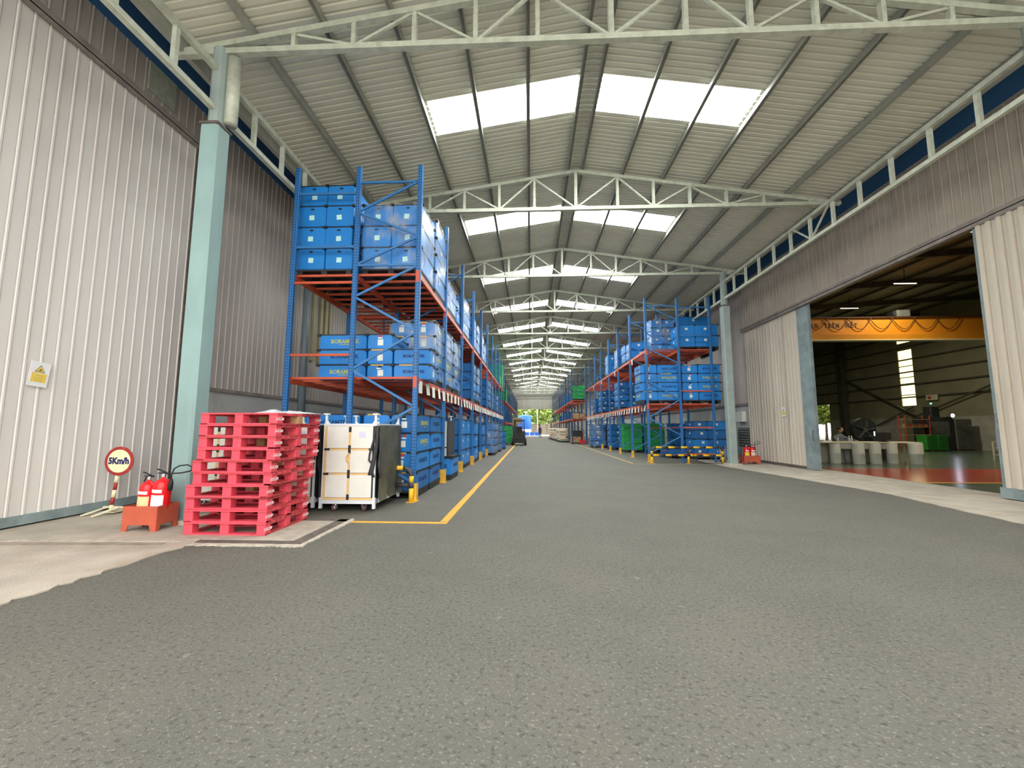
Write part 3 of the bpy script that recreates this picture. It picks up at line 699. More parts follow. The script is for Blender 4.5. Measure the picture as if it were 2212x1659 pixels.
def stack(x0, y0, z, w_, d_, rows, H, split, style, where, side='left', wrapd=False, m=None, m2=None, pallet=True, near=True, txts=None, skip=()):
    """a palletised stack; x0,y0 = lower corner, where = phrase that singles the stack out"""
    m = m or crate_b; aisle = 'right' if side == 'left' else 'left'
    cx, cy = x0 + w_ / 2, y0 + d_ / 2; col = 'green' if m is crate_g else 'blue'
    zz = z
    if pallet: pallet_black(cx, cy, z, w_ - .01, d_ - .01, 'black plastic pallet under the crates, ' + where); zz += .142
    for i in range(rows):
        tx = (txts[i] if txts else R.random() < .4)
        if split == '1': cells = [(cx, cy, w_, d_, '')]
        elif split == 'x': cells = [(x0 + w_ * .25, cy, w_ / 2 - .012, d_, 'left'), (x0 + w_ * .75, cy, w_ / 2 - .012, d_, 'right')]
        elif split == 'y': cells = [(cx, y0 + d_ * .25, w_, d_ / 2 - .012, 'front'), (cx, y0 + d_ * .75, w_, d_ / 2 - .012, 'rear')]
        else: cells = [(x0 + w_ * .21, cy, w_ * .42 - .012, d_, 'narrow'), (x0 + w_ * .71, cy, w_ * .58 - .012, d_, 'wide')]
        for j, (a, b_, l_, ww, cn) in enumerate(cells):
            if (i, j) in skip: continue
            lab = '%s crate, %s%s, %s' % (col, rowname(i, rows), (' ' + cn) if cn else '', where)
            crate(a, b_, zz + i * (H + .004), l_, ww, H, (m2 if (m2 and (i + j) % 3 == 1) else m), style, lab, col + ' crates, ' + where, aisle, near, tx)
    if wrapd: wrap(cx, cy, zz - .02, w_, d_, rows * (H + .004) + .05, 'clear stretch wrap around the crates, ' + where)
ZL1, ZL2, ZR1, ZR2 = 2.455, 4.635, 2.485, 4.835
# --- left rack, upper shelf (hand-hole crates, one side wrapped)
stack(-5.02, 8.42, ZL2, 1.22, 1.15, 4, 0.475, 'x', 'H', 'left rack upper shelf, front bay wall side')
stack(-3.60, 8.42, ZL2, 1.28, 1.15, 3, 0.475, 'x', 'H', 'left rack upper shelf, front bay aisle side', wrapd=True)
stack(-3.56, 9.72, ZL2, 1.26, 1.10, 4, 0.430, 'x', 'P', 'left rack upper shelf, front bay second pallet', wrapd=True)
stack(-4.98, 9.72, ZL2, 1.20, 1.10, 3, 0.430, 'x', 'P', 'left rack upper shelf, front bay rear wall side')
stack(-3.55, 11.05, ZL2, 1.25, 1.45, 2, 0.37, '1', 'P', 'left rack upper shelf, second bay', wrapd=True)
stack(-3.55, 12.85, ZL2, 1.20, 0.60, 2, 0.37, '1', 'P', 'left rack upper shelf, second bay low single')
stack(-3.50, 13.80, ZL2, 1.17, 1.75, 3, 0.39, '1', 'P', 'left rack upper shelf, third bay', wrapd=True)
stack(-3.50, 16.50, ZL2, 1.17, 1.15, 3, 0.40, '1', 'P', 'left rack upper shelf, fourth bay')
stack(-3.50, 17.80, ZL2, 1.17, 1.0, 3, 0.37, '1', 'P', 'left rack upper shelf, fourth bay rear', wrapd=True)
stack(-3.50, 19.30, ZL2, 1.17, 1.1, 3, 0.38, '1', 'P', 'left rack upper shelf, fifth bay', wrapd=True)
stack(-3.50, 20.50, ZL2, 1.17, 1.1, 2, 0.42, '1', 'P', 'left rack upper shelf, fifth bay rear', wrapd=True)
stack(-3.42, 34.0, ZL2, 1.12, 1.15, 6, 0.31, '1', 'G', 'left rack upper shelf, last bay', m=crate_g)
stack(-3.42, 31.4, ZL2, 1.12, 1.15, 2, 0.31, '1', 'G', 'left rack upper shelf, ninth bay', m=crate_g)
# --- left rack, lower shelf
stack(-4.52, 8.62, ZL1 - .03, 1.02, .56, 3, 0.325, '1', 'T', 'left rack lower shelf, farthest left, front bay', pallet=False, txts=[1, 0, 1])
stack(-3.47, 8.62, ZL1 - .03, .54, 1.02, 3, 0.325, '1', 'T', 'left rack lower shelf, second from left, front bay', pallet=False, txts=[1, 1, 0])
stack(-2.90, 8.62, ZL1 - .03, .78, .62, 2, 0.325, '1', 'T', 'left rack lower shelf, aisle side, front bay', pallet=False, txts=[0, 0])
stack(-3.42, 9.85, ZL1, 1.10, 1.0, 4, 0.345, 'x', 'T', 'left rack lower shelf, rear of front bay aisle side', wrapd=True)
stack(-3.42, 11.1, ZL1, 1.10, 1.05, 4, 0.36, '1', 'T', 'left rack lower shelf, second bay', m2=crate_d, wrapd=True)
stack(-3.42, 12.4, ZL1, 1.10, 1.05, 4, 0.36, '1', 'T', 'left rack lower shelf, second bay rear', m2=crate_d, wrapd=True)
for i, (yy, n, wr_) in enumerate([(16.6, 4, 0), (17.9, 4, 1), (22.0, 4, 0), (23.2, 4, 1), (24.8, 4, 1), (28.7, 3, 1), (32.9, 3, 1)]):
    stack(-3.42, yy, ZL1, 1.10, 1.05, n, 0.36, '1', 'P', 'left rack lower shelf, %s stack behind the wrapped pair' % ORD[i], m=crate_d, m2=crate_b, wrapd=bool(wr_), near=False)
# --- left rack, on the floor
stack(-3.42, 8.42, 0.0, 1.12, 1.08, 4, 0.385, 'x', 'T', 'floor under left rack, first pallet by barrier', txts=[0, 0, 1, 1], m2=crate_d)
stack(-3.42, 9.66, 0.0, 1.12, 1.08, 4, 0.385, 'x', 'T', 'floor under left rack, second pallet', txts=[0, 0, 0, 0], m2=crate_d)
stack(-4.92, 8.95, 0.0, 1.22, 1.05, 4, 0.39, '1', 'T', 'floor under left rack, behind the white carts', txts=[0, 0, 0, 0])
stack(-3.13, 11.40, 0.0, 0.98, 1.15, 1, 0.46, '1', 'T', 'floor under left rack, low one carrying panels', txts=[0])
stack(-3.45, 13.9, 0.0, 1.12, 1.1, 3, 0.52, '1', 'P', 'floor under left rack, fourth bay front')
stack(-3.45, 15.15, 0.0, 1.12, 1.05, 3, 0.52, '1', 'P', 'floor under left rack, tall smooth stack')
stack(-3.40, 17.2, 0.0, 1.12, 1.05, 3, 0.50, '1', 'P', 'floor under left rack, fifth stack')
stack(-3.40, 19.3, 0.0, 1.18, 1.3, 3, 0.48, '1', 'P', 'floor under left rack, sixth stack', m2=crate_d)
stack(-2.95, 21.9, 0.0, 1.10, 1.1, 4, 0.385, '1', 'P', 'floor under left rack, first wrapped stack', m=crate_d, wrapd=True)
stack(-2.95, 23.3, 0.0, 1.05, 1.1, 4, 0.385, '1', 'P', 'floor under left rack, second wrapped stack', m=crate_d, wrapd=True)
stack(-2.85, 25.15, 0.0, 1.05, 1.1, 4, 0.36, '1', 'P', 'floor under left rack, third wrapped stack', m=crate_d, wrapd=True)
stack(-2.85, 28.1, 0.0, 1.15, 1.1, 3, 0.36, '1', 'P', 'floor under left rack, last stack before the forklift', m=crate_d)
# --- right rack, upper shelf
stack(6.50, 18.28, ZR2, 1.72, 1.05, 2, 0.49, 'n', 'T', 'right rack upper shelf, front pallet', 'right', near=False)
stack(5.75, 19.7, ZR2, 1.05, 0.95, 4, 0.40, 'x', 'P', 'right rack upper shelf, second pallet', 'right', wrapd=True)
stack(6.95, 19.9, ZR2, 1.60, 0.9, 4, 0.44, '1', 'P', 'right rack upper shelf, behind the front pallet', 'right')
stack(5.08, 21.1, ZR2, 0.95, 1.0, 2, 0.40, '1', 'P', 'right rack upper shelf, third bay front', 'right')
stack(5.08, 22.3, ZR2, 0.95, 1.0, 2, 0.46, '1', 'P', 'right rack upper shelf, third bay rear', 'right')
stack(5.08, 24.0, ZR2, 1.0, 1.1, 2, 0.52, '1', 'P', 'right rack upper shelf, fourth bay', 'right', wrapd=True)
stack(5.08, 27.3, ZR2, 0.70, 1.0, 2, 0.62, '1', 'P', 'right rack upper shelf, tall pair further back', 'right')
# --- right rack, lower shelf
stack(4.78, 18.2, ZR1, 1.68, 1.05, 4, 0.385, 'n', 'T', 'right rack lower shelf, front bay aisle side', 'right', near=True, txts=[1, 0, 1, 0])
stack(6.55, 18.2, ZR1, 1.62, 1.05, 4, 0.385, 'n', 'T', 'right rack lower shelf, front bay wall side', 'right', near=True, txts=[0, 1, 1, 0])
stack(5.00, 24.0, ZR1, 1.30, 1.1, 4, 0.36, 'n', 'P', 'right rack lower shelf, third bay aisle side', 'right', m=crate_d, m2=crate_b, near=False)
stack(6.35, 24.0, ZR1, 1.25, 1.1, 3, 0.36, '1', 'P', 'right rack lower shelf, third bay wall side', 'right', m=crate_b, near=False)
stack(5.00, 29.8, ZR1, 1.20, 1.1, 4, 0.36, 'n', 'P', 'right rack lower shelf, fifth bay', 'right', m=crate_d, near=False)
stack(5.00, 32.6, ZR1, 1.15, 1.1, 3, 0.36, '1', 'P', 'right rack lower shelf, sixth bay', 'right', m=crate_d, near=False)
# --- right rack, on the floor
stack(4.45, 31.05, 0.0, 1.05, 1.1, 4, 0.385, '1', 'P', 'floor by right rack, aisle corner stack', 'right', m=crate_d, wrapd=True)
stack(5.60, 31.05, 0.0, 1.05, 1.1, 4, 0.385, '1', 'P', 'floor under right rack, beside aisle corner stack', 'right', m=crate_d, wrapd=True)
stack(5.30, 28.2, 0.0, 1.20, 1.1, 4, 0.385, '1', 'P', 'floor under right rack, dark blue stack', 'right', m=crate_d)
stack(5.55, 25.3, 0.0, 1.12, 1.1, 4, 0.39, '1', 'G', 'floor under right rack, aisle side pair', 'right', m=crate_g)
stack(6.85, 25.3, 0.0, 1.12, 1.1, 4, 0.39, '1', 'G', 'floor under right rack, wall side pair', 'right', m=crate_g)
stack(6.60, 20.4, 0.0, 1.10, 1.1, 1, 0.32, '1', 'P', 'floor under right rack, low single', 'right', m=crate_d)
stack(7.88, 23.4, 0.0, 0.80, 1.2, 4, 0.385, '1', 'T', 'floor right of rack, narrow rear stack', 'right', near=False, m=crate_d)
stack(7.42, 19.4, 0.0, 1.45, 1.1, 4, 0.40, 'n', 'T', 'floor right of rack, front stack', 'right', near=False, m=crate_d, m2=crate_b)
stack(8.55, 20.6, 0.0, 1.0, 1.1, 4, 0.40, '1', 'P', 'floor by the right column, wall side stack', 'right', m=crate_d)
# --- far racks
for i, (yy, n) in enumerate([(38.8, 3), (40.2, 3), (42.4, 3), (45.6, 3)]):
    stack(-3.45, yy, 3.99, 1.12, 1.1, n, 0.40, '1', 'G', 'far left rack top, %s stack' % ORD[i], m=crate_g, pallet=False)
for i, (yy, z, n) in enumerate([(39.2, 2.03, 4), (42.5, 2.03, 4), (46.0, 2.03, 4), (50, 3.99, 3), (54, 3.99, 3), (52, 2.03, 3)]):
    stack(-3.45, yy, z, 1.12, 1.1, n, 0.38, '1', 'P', 'far left rack, %s stack from its front%s' % (ORD[i], ''), m=crate_d, near=False, pallet=False)
stack(-2.6, 36.4, 0.0, 1.0, 1.1, 4, 0.36, '1', 'G', 'floor behind the forklift', m=crate_g)
stack(3.86, 38.6, 4.0, 1.15, 1.15, 4, 0.30, '1', 'G', 'far right rack top, front stack', 'right', m=crate_g)
for i, (yy, z, n) in enumerate([(44.5, 4.0, 3), (47.6, 4.0, 3), (51.4, 4.0, 2), (42.2, 2.31, 2), (46.0, 2.31, 2), (50.0, 2.31, 3), (56.0, 2.31, 2)]):
    stack(3.86, yy, z, 1.15, 1.1, n, 0.36, '1', 'P', 'far right rack, %s stack from its front' % ORD[i], 'right', m=crate_d, near=False, pallet=False)
# brown cartons on the far right rack
for i, (dx, dy, ww, hh) in enumerate([(0.02, 0.3, .62, .52), (0.68, 0.3, .52, .44), (0.02, 3.9, .6, .55), (.1, 7.8, .5, .8), (.05, 11.6, .55, .5)]):
    b = MB(); b.cbox(-ww / 2, ww / 2, -.45, .45, 0, hh, brownc, .01); b.box(-.03, .03, -.452, .452, hh - .001, hh + .002, tape)
    o = link('carton', b.mesh('carton'), None, (3.86 + dx + ww / 2, 38.6 + dy + .45, 2.31))
    tag(o, 'brown cardboard carton on the far right rack, %s from the rack front' % ORD[i], 'carton', 'brown cartons')

# ---------------------------------------------------------------- red pallet stack
def wood_pallet_meshes():
    w_, d_, H = 1.10, 1.03, 0.150
    top = MB().box(-w_ / 2, w_ / 2, -.045, .045, H - .018, H, pallet_r).mesh('deck_board')
    topw = MB().box(-w_ / 2, w_ / 2, -.045, .045, H - .018, H, pallet_r2).mesh('deck_board')
    st = MB().box(-.06, .06, -d_ / 2, d_ / 2, H - .034, H - .018, pallet_r2).mesh('stringer')
    blk = MB().cbox(-.06, .06, -.06, .06, .018, H - .034, pallet_r, .006).mesh('block')
    blkw = MB().cbox(-.06, .06, -.06, .06, .018, H - .034, woodm, .006).mesh('block')
    bx = MB().box(-w_ / 2, w_ / 2, -.05, .05, 0, .018, pallet_r).mesh('bottom_board')
    by = MB().box(-.05, .05, -d_ / 2, d_ / 2, 0, .018, pallet_r2).mesh('bottom_board')
    return w_, d_, H, top, topw, st, blk, blkw, bx, by
wp = wood_pallet_meshes()
stencil = text_mesh('LOSCAM', .052, white_stencil, .8, .0006, .001)
def red_pallet(x, y, z, rz, label, raw=(), sten=True):
    w_, d_, H, top, topw, st, blk, blkw, bx, by = wp
    t = thing('wooden_pallet', label, 'pallet', (x, y, z), rz, 'stacked red pallets')
    for i in range(9):
        yy = -d_ / 2 + .045 + i * (d_ - .09) / 8
        link('deck_board', topw if R.random() < .3 else top, t, (0, yy, R.uniform(-.001, .001)))
    for xx in (-w_ / 2 + .06, 0, w_ / 2 - .06): link('stringer', st, t, (xx, 0, 0))
    k = 0
    for ix, xx in enumerate((-w_ / 2 + .06, 0, w_ / 2 - .06)):
        for iy, yy in enumerate((-d_ / 2 + .06, 0, d_ / 2 - .06)):
            o = link('block', blkw if (ix, iy) in raw else blk, t, (xx, yy, 0))
            if (ix, iy) in raw: o['label'] = 'unpainted wooden block'
            if sten and ix == 2 and iy in (0, 2): link('stencilled_name', stencil, o, (.0612, 0, .07), (0, 0, PI / 2))
    for yy in (-d_ / 2 + .05, 0, d_ / 2 - .05): link('bottom_board', bx, t, (0, yy, 0))
    for xx in (-w_ / 2 + .05, w_ / 2 - .05): link('bottom_board', by, t, (xx, 0, .0185) if False else (xx, 0, 0.0))
    return t
PH = 0.1585
offs = [(0.0, 0, .0), (-.005, .0, .012), (-.03, .03, .02), (-.01, .0, .015), (.05, .03, -.03), (.045, .01, -.025), (.09, .02, -.045), (.09, .03, -.05), (.085, .03, -.045), (.105, .02, -.055)]
PSC = []
for i, (dx, dy, rz) in enumerate(offs):
    nm = {0: 'bottom of the stack, on the concrete pad', 9: 'top of the stack, under the crumpled film'}.get(i, '%s from the floor in the stack' % ORD[i])
    t = red_pallet(-3.975 + dx, 5.915 + dy, 0.017 + i * PH, rz, 'red wooden pallet, ' + nm, raw=[[], [], [], [(1, 1)], [], [(1, 2)], [], [(1, 1)], [], [(1, 1), (2, 1)]][i])
    t.scale = (1, 1, 1.045)
# crumpled film on top
b = MB(); n, m_ = 14, 9
for i in range(n + 1):
    for j in range(m_ + 1):
        u, v = i / n, j / m_; r_ = math.sin(u * PI) * math.sin(v * PI)
        b.v.append((-.38 + .95 * u + R.uniform(-.02, .02), -.28 + .56 * v + R.uniform(-.02, .02), .004 + .055 * r_ * R.uniform(.3, 1.0) + (.05 * r_ if u < .35 else 0)))
k = b.mi(filmw)
for i in range(n):
    for j in range(m_): a = i * (m_ + 1) + j; b.f.append([a, a + m_ + 1, a + m_ + 2, a + 1]); b.m.append(k)
o = link('plastic_film', b.mesh('plastic_film', True), None, (-3.72, 6.12, .017 + 10 * PH), (0, 0, .3)); tag(o, 'crumpled white plastic film lying on top of the red pallets', 'plastic film')

# ---------------------------------------------------------------- white panel carts
def cart(x0, y0, wd, dp, rz, label, side_mat, rich=True):
    t = thing('panel_cart', label, 'cart', (x0 + wd / 2, y0 + dp / 2, 0), rz, 'white panel carts on castors')
    hw, hd = wd / 2, dp / 2; z0, z1 = .21, 1.44
    b = MB(); b.bar((-hw, -hd, .17), (hw, -hd, .17), .05, .06, whitem); b.bar((-hw, hd, .17), (hw, hd, .17), .05, .06, whitem)
    b.bar((-hw, -hd, .17), (-hw, hd, .17), .05, .06, whitem); b.bar((hw, -hd, .17), (hw, hd, .17), .05, .06, whitem); b.bar((0, -hd, .17), (0, hd, .17), .05, .05, whitem)
    for sx in (-1, 1):
        for sy in (-1, 1): b.box(sx * hw - .024, sx * hw + .024, sy * hd - .024, sy * hd + .024, .06, .24, whitem)
    part('base_frame', b, t)
    b = MB()
    for sx in (-1, 1):
        for sy in (-1, 1): b.box(sx * (hw - .012) - .015, sx * (hw - .012) + .015, sy * (hd - .012) - .015, sy * (hd - .012) + .015, .2, 1.46, whitem)
    for sy in (-1, 1): b.bar((-hw, sy * (hd - .01), 1.455), (hw, sy * (hd - .01), 1.455), .035, .04, whitem)
    for sx in (-1, 1): b.bar((sx * (hw - .01), -hd, 1.455), (sx * (hw - .01), hd, 1.455), .035, .04, whitem)
    part('upper_frame', b, t)
    # 2 x 3 white panels in front
    for i in range(2):
        for j in range(3):
            xa = -hw + .06 + i * (wd - .09) / 2; za = z0 + .03 + j * (z1 - z0) / 3
            part('panel', MB().box(xa, xa + (wd - .09) / 2 - .03, -hd + .0, -hd + .014, za, za + (z1 - z0) / 3 - .035, whitep), t)
    b = MB()
    for j in range(4): b.box(-hw + .02, hw - .03, -hd - .003, -hd + .012, z0 - .008 + j * (z1 - z0) / 3, z0 + .024 + j * (z1 - z0) / 3, trim_o)
    for x_ in (-hw + .04, 0.0): b.box(x_ - .019, x_ + .019, -hd - .004, -hd + .012, z0, z1, trim_o)
    part('trim', b, t)
    b = MB()
    for j in range(1, 3):
        zz = z0 + .008 + j * (z1 - z0) / 3
        b.box(-hw + .02, -hw + .11, -hd - .006, -hd, zz - .018, zz + .018, black); b.box(-.022, .022, -hd - .006, -hd, zz - .07, zz + .07, black)
        b.box(hw - .12, hw - .03, -hd - .006, -hd, zz - .018, zz + .018, black)
    b.box(-.022, .022, -hd - .006, -hd, z0 - .01, z0 + .08, black); b.box(-.022, .022, -hd - .006, -hd, z1 - .11, z1 - .02, black)
    part('tape', b, t)
    b = MB(); b.box(-hw + .02, hw - .02, -hd + .02, hd - .02, z0, z1, mat('cart_content', (.03, .03, .03), .8)); part('inner_liner', b, t)
    for sx, mm, nm in ((1, side_mat, 'side_curtain'), (-1, blackfab, 'side_curtain')):
        b = MB(); k = b.mi(mm); n1, n2 = 16, 10; base = 0
        for i in range(n1 + 1):
            for j in range(n2 + 1):
                u, v = i / n1, j / n2
                q = .020 * math.sin(u * 17 + 3 * v) * (.3 + v) + .010 * math.sin(u * 37 - 4 * v)
                b.v.append((sx * (hw + .048 + q + .004 * math.sin(5 * v)), -hd + .02 + u * (dp - .03), z1 + .01 - v * (z1 - z0 + .08 - .02 * math.sin(u * 3))))
        for i in range(n1):
            for j in range(n2):
                a = i * (n2 + 1) + j; fc = [a, a + 1, a + n2 + 2, a + n2 + 1]; b.f.append(fc if sx > 0 else fc[::-1]); b.m.append(k)
        part(nm, b, t, smooth=True)
    if rich:
        b = MB(); xx = hw + .02   # loose hanging straps at the front corner
        b.tube([(xx - .02, -hd - .02, z1), (xx - .05, -hd - .03, 1.2), (xx - .11, -hd - .035, .97), (xx - .12, -hd - .035, .86), (xx - .06, -hd - .03, .80)], .016, blackfab, 6)
        b.tube([(xx, -hd - .02, z1), (xx + .0, -hd - .03, 1.1), (xx - .03, -hd - .03, .9), (xx - .08, -hd - .03, .66), (xx - .02, -hd - .02, .58)], [.02, .03, .035, .04, .01], blackfab, 7)
        b.tube([(xx + .02, -hd + .03, z1 - .1), (xx + .04, -hd + .05, 1.0), (xx + .03, -hd + .04, .8), (xx + .05, -hd + .05, .55)], [.012, .02, .03, .012], blackfab, 6)
        part('strap', b, t, smooth=True)
        part('paper_note', MB().box(.16, .27, -hd - .004, -hd, 1.24, 1.34, mat('note_lilac', (.62, .60, .80), .8)), t)
        b = MB(); b.tube([(0, -hd - .01, .98), (-.03, -hd - .04, .93), (-.03, -hd - .04, .86), (0, -hd - .01, .82)], .012, trim_o, 6); part('pull_handle', b, t)
    for sx in (-1, 1):
        for sy in (-1, 1):
            b = MB(); b.box(-.018, .018, -.018, .018, 0, .15, whitem); b.box(-.045, .045, -.04, .04, .15, .175, whitem)
            b.add([(sx * -.016, -.012, 0), (sx * -.016, .012, 0), (sx * -.016, .012, .06), (sx * -.016, -.012, .06), (sx * -.06, -.012, 0), (sx * -.06, .012, 0)], [(0, 1, 2, 3), (0, 3, 4), (1, 5, 2), (2, 5, 4, 3), (0, 4, 5, 1)], whitem)
            part('stacking_post', b, t, (sx * (hw - .025), sy * (hd - .03), 1.475))
            b = MB(); M_ = Matrix.Translation((0, 0, .062)) @ Matrix.Rotation(PI / 2, 4, 'Y')
            b.lathe([(.03, -.03), (.062, -.022), (.062, .022), (.03, .03)], mat('castor_tyre', (.10, .045, .05), .5), 16, M_); b.lathe([(.022, -.034), (.034, -.032), (.034, .032), (.022, .034)], chrome, 12, M_)
            b.box(-.04, -.032, -.02, .03, .06, .145, chrome); b.box(.032, .04, -.02, .03, .06, .145, chrome); b.box(-.04, .04, -.03, .04, .135, .15, chrome)
            part('castor', b, t, (sx * (hw - .20), sy * (hd - .09), 0), (0, 0, .5 * sx), True)
    return t
cart(-3.53, 7.03, 0.91, 1.28, 0.0, 'white panelled cart with dark tarpaulin side, nearest the left rack', olivefab)
cart(-4.63, 7.08, 0.94, 1.25, 0.0, 'white panelled cart partly hidden behind the red pallets, beside the tarpaulin cart', blackfab)
cart(-5.99, 7.22, 0.92, 1.0, 0.0, 'white panelled cart farthest left, between column and red pallets', blackfab, False)
# dark panel unit standing on the low blue crate
t = thing('panel_unit', 'upright black and white panel unit on the low blue crate', 'panel unit', (-2.42, 11.5, 0.64), 0)
part('white_panel', MB().box(-.30, .11, 0, .9, .0, .95, whitep), t); part('black_panel', MB().box(.112, .15, -.01, .95, .0, .97, blackfab), t)
b = MB(); b.box(-.30, .30, -.03, .92, -.03, 0, black); part('tray', b, t)
b = MB(); b.tube([(.2, .1, .97), (.2, .1, 1.08)], .02, whitem, 8); b.box(.15, .25, .05, .15, 1.08, 1.1, whitem); part('stacking_post', b, t)
part('tape', MB().box(-.305, .112, -.006, 0, .22, .25, black), t)

# ---------------------------------------------------------------- striped pipe barriers
def seg_tube(b, pts, r, first=0, seg=0.26):
    """tube in alternating yellow / black bands"""
    pts = [Vector(p) for p in pts]; L_ = sum((pts[i + 1] - pts[i]).length for i in range(len(pts) - 1)); n = max(1, round(L_ / seg))
    def at(s):
        for i in range(len(pts) - 1):
            l = (pts[i + 1] - pts[i]).length
            if s <= l + 1e-6: return pts[i].lerp(pts[i + 1], s / l)
            s -= l
        return pts[-1]
    for k in range(n):
        b.tube([at(L_ * k / n), at(L_ * (k + 1) / n)], r, yellow if (k + first) % 2 == 0 else barrier_k, 12, True)
def barrier(x0, x1, y, posts, label, name='barrier'):
    t = thing('pipe_barrier', label, 'barrier', (x0, y, 0), group='yellow and black pipe barriers'); W_ = x1 - x0
    b = MB(); seg_tube(b, [(.16, 0, .64), (W_ - .16, 0, .64)], .042); part('top_rail', b, t, smooth=True)
    b = MB(); seg_tube(b, [(.04, 0, .32), (W_ - .04, 0, .32)], .042); part('lower_rail', b, t, smooth=True)
    for s, xx in ((1, 0), (-1, W_)):
        b = MB(); b.tube([(xx + s * (.16 - .16 * math.cos(a)), 0, .48 + .16 * math.sin(a)) for a in [i * PI / 12 for i in range(7)]], .042, barrier_k, 12); part('elbow', b, t, smooth=True)
        b = MB(); b.tube([(xx, 0, 0.01), (xx, 0, .26)], .045, yellow, 12); b.tube([(xx, 0, .26), (xx, 0, .37)], .045, barrier_k, 12); b.tube([(xx, 0, .37), (xx, 0, .49)], .045, yellow, 12)
        o = part('post', b, t, smooth=True); part('foot_plate', MB().box(xx - .08, xx + .08, -.08, .08, 0, .012, guard_y), o)
    for xx in posts:
        b = MB(); b.tube([(xx, 0, 0.01), (xx, 0, .27)], .042, yellow, 12); b.tube([(xx, 0, .27), (xx, 0, .64)], .042, barrier_k, 12); o = part('post', b, t, smooth=True)
        part('foot_plate', MB().box(xx - .08, xx + .08, -.08, .08, 0, .012, guard_y), o)
barrier(-5.05, -2.28, 7.98 + .05, [1.38], 'yellow and black pipe barrier at the end of the left rack')
barrier(4.96, 7.80, 17.5, [1.47], 'yellow and black pipe barrier at the end of the right rack')

# ---------------------------------------------------------------- speed sign
t = thing('speed_sign', 'round 5Km/h speed sign on a striped post, by the left door', 'sign', (-6.76, 6.60, 0.012), 0.05)
b = MB(); MF = Matrix.Rotation(PI / 2, 4, 'X'); b.lathe([(.232, 0), (.235, .004), (.235, .012), (.232, .014)], signred, 28, Matrix.Translation((.065, .0, .845)) @ MF); part('disc', b, t)
b = MB(); b.lathe([(.185, .0), (.185, .003)], cream, 28, Matrix.Translation((.065, -.0145, .845)) @ MF); part('face', b, t)
part('lettering', text_mesh('5Km/h', .140, navy, .88, .001, .007), t, (.065, -.0195, .845))
for i in range(5):
    z0 = .03 + i * .118; tilt = .09
    part('post_band', MB().tube([(-.02 + tilt * z0 * 1.0, .012, z0), (-.02 + tilt * (z0 + .118), .012, z0 + .118)], .026, (cream if i % 2 == 0 else signred), 12), t, smooth=True)
b = MB(); b.bar((-.02, -.02, .03), (-.02, .30, .03), .16, .02, creamwood); part('base_board', b, t)
b = MB(); b.bar((-.30, -.18, .012), (-.10, .06, .11), .05, .02, creamwood); part('base_leg', b, t)
b = MB(); b.bar((-.06, -.26, .012), (.10, .0, .11), .05, .02, creamwood); part('base_leg', b, t)
b = MB(); b.bar((-.14, .03, .112), (.14, -.0, .112), .05, .022, creamwood); b.bar((.10, .0, .112), (.62, .22, .09), .035, .02, creamwood); part('base_rail', b, t)
# wall notices
def notice(x, y, z, face, tilt, lab, sc_=1.0):
    t = thing('wall_notice', lab, 'notice', (x, y, z), face, 'warning notices on the sliding doors'); t.scale = (sc_, sc_, sc_)
    p = MB(); p.box(-.125, .125, -.006, 0, -.18, .18, paper_w); q = part('sheet', p, t, rot=(0, tilt, 0))
    b = MB(); b.add([(-.065, -.0085, .03), (.065, -.0085, .03), (0, -.0085, .135), (-.065, -.006, .03), (.065, -.006, .03), (0, -.006, .135)], [(0, 1, 2), (0, 3, 4, 1), (1, 4, 5, 2), (2, 5, 3, 0)], channel_dark); part('triangle', b, q)
    b = MB(); b.add([(-.053, -.011, .037), (.053, -.011, .037), (0, -.011, .122), (-.053, -.0085, .037), (.053, -.0085, .037), (0, -.0085, .122)], [(0, 1, 2), (0, 3, 4, 1), (1, 4, 5, 2), (2, 5, 3, 0)], paper_y); part('triangle_fill', b, q)
    b = MB(); b.box(-.022, .022, -.0135, -.011, .048, .062, mat('olive_print', (.25, .18, .05), .7)); b.box(-.010, .010, -.0135, -.011, .062, .078, mat('olive_print', (.25, .18, .05), .7)); part('symbol', b, q)
    b = MB(); b.box(-.095, .095, -.009, -.006, -.115, .015, paper_y); part('yellow_panel', b, q)
    b = MB()
    for zz, hw_ in ((-.02, .045), (-.052, .075), (-.082, .05)):
        b.box(-hw_, hw_, -.0105, -.009, zz - .005, zz + .005, mat('olive_faded', (.60, .45, .10), .7))
    part('print_line', b, q)
notice(XL + .034, 5.72, 2.17, RZ_RIGHT, .10, 'yellow and white warning notice on the left sliding door')
notice(XR - .035, 16.22, 2.04, RZ_LEFT, 0, 'yellow and white warning notice on the far right door leaf')

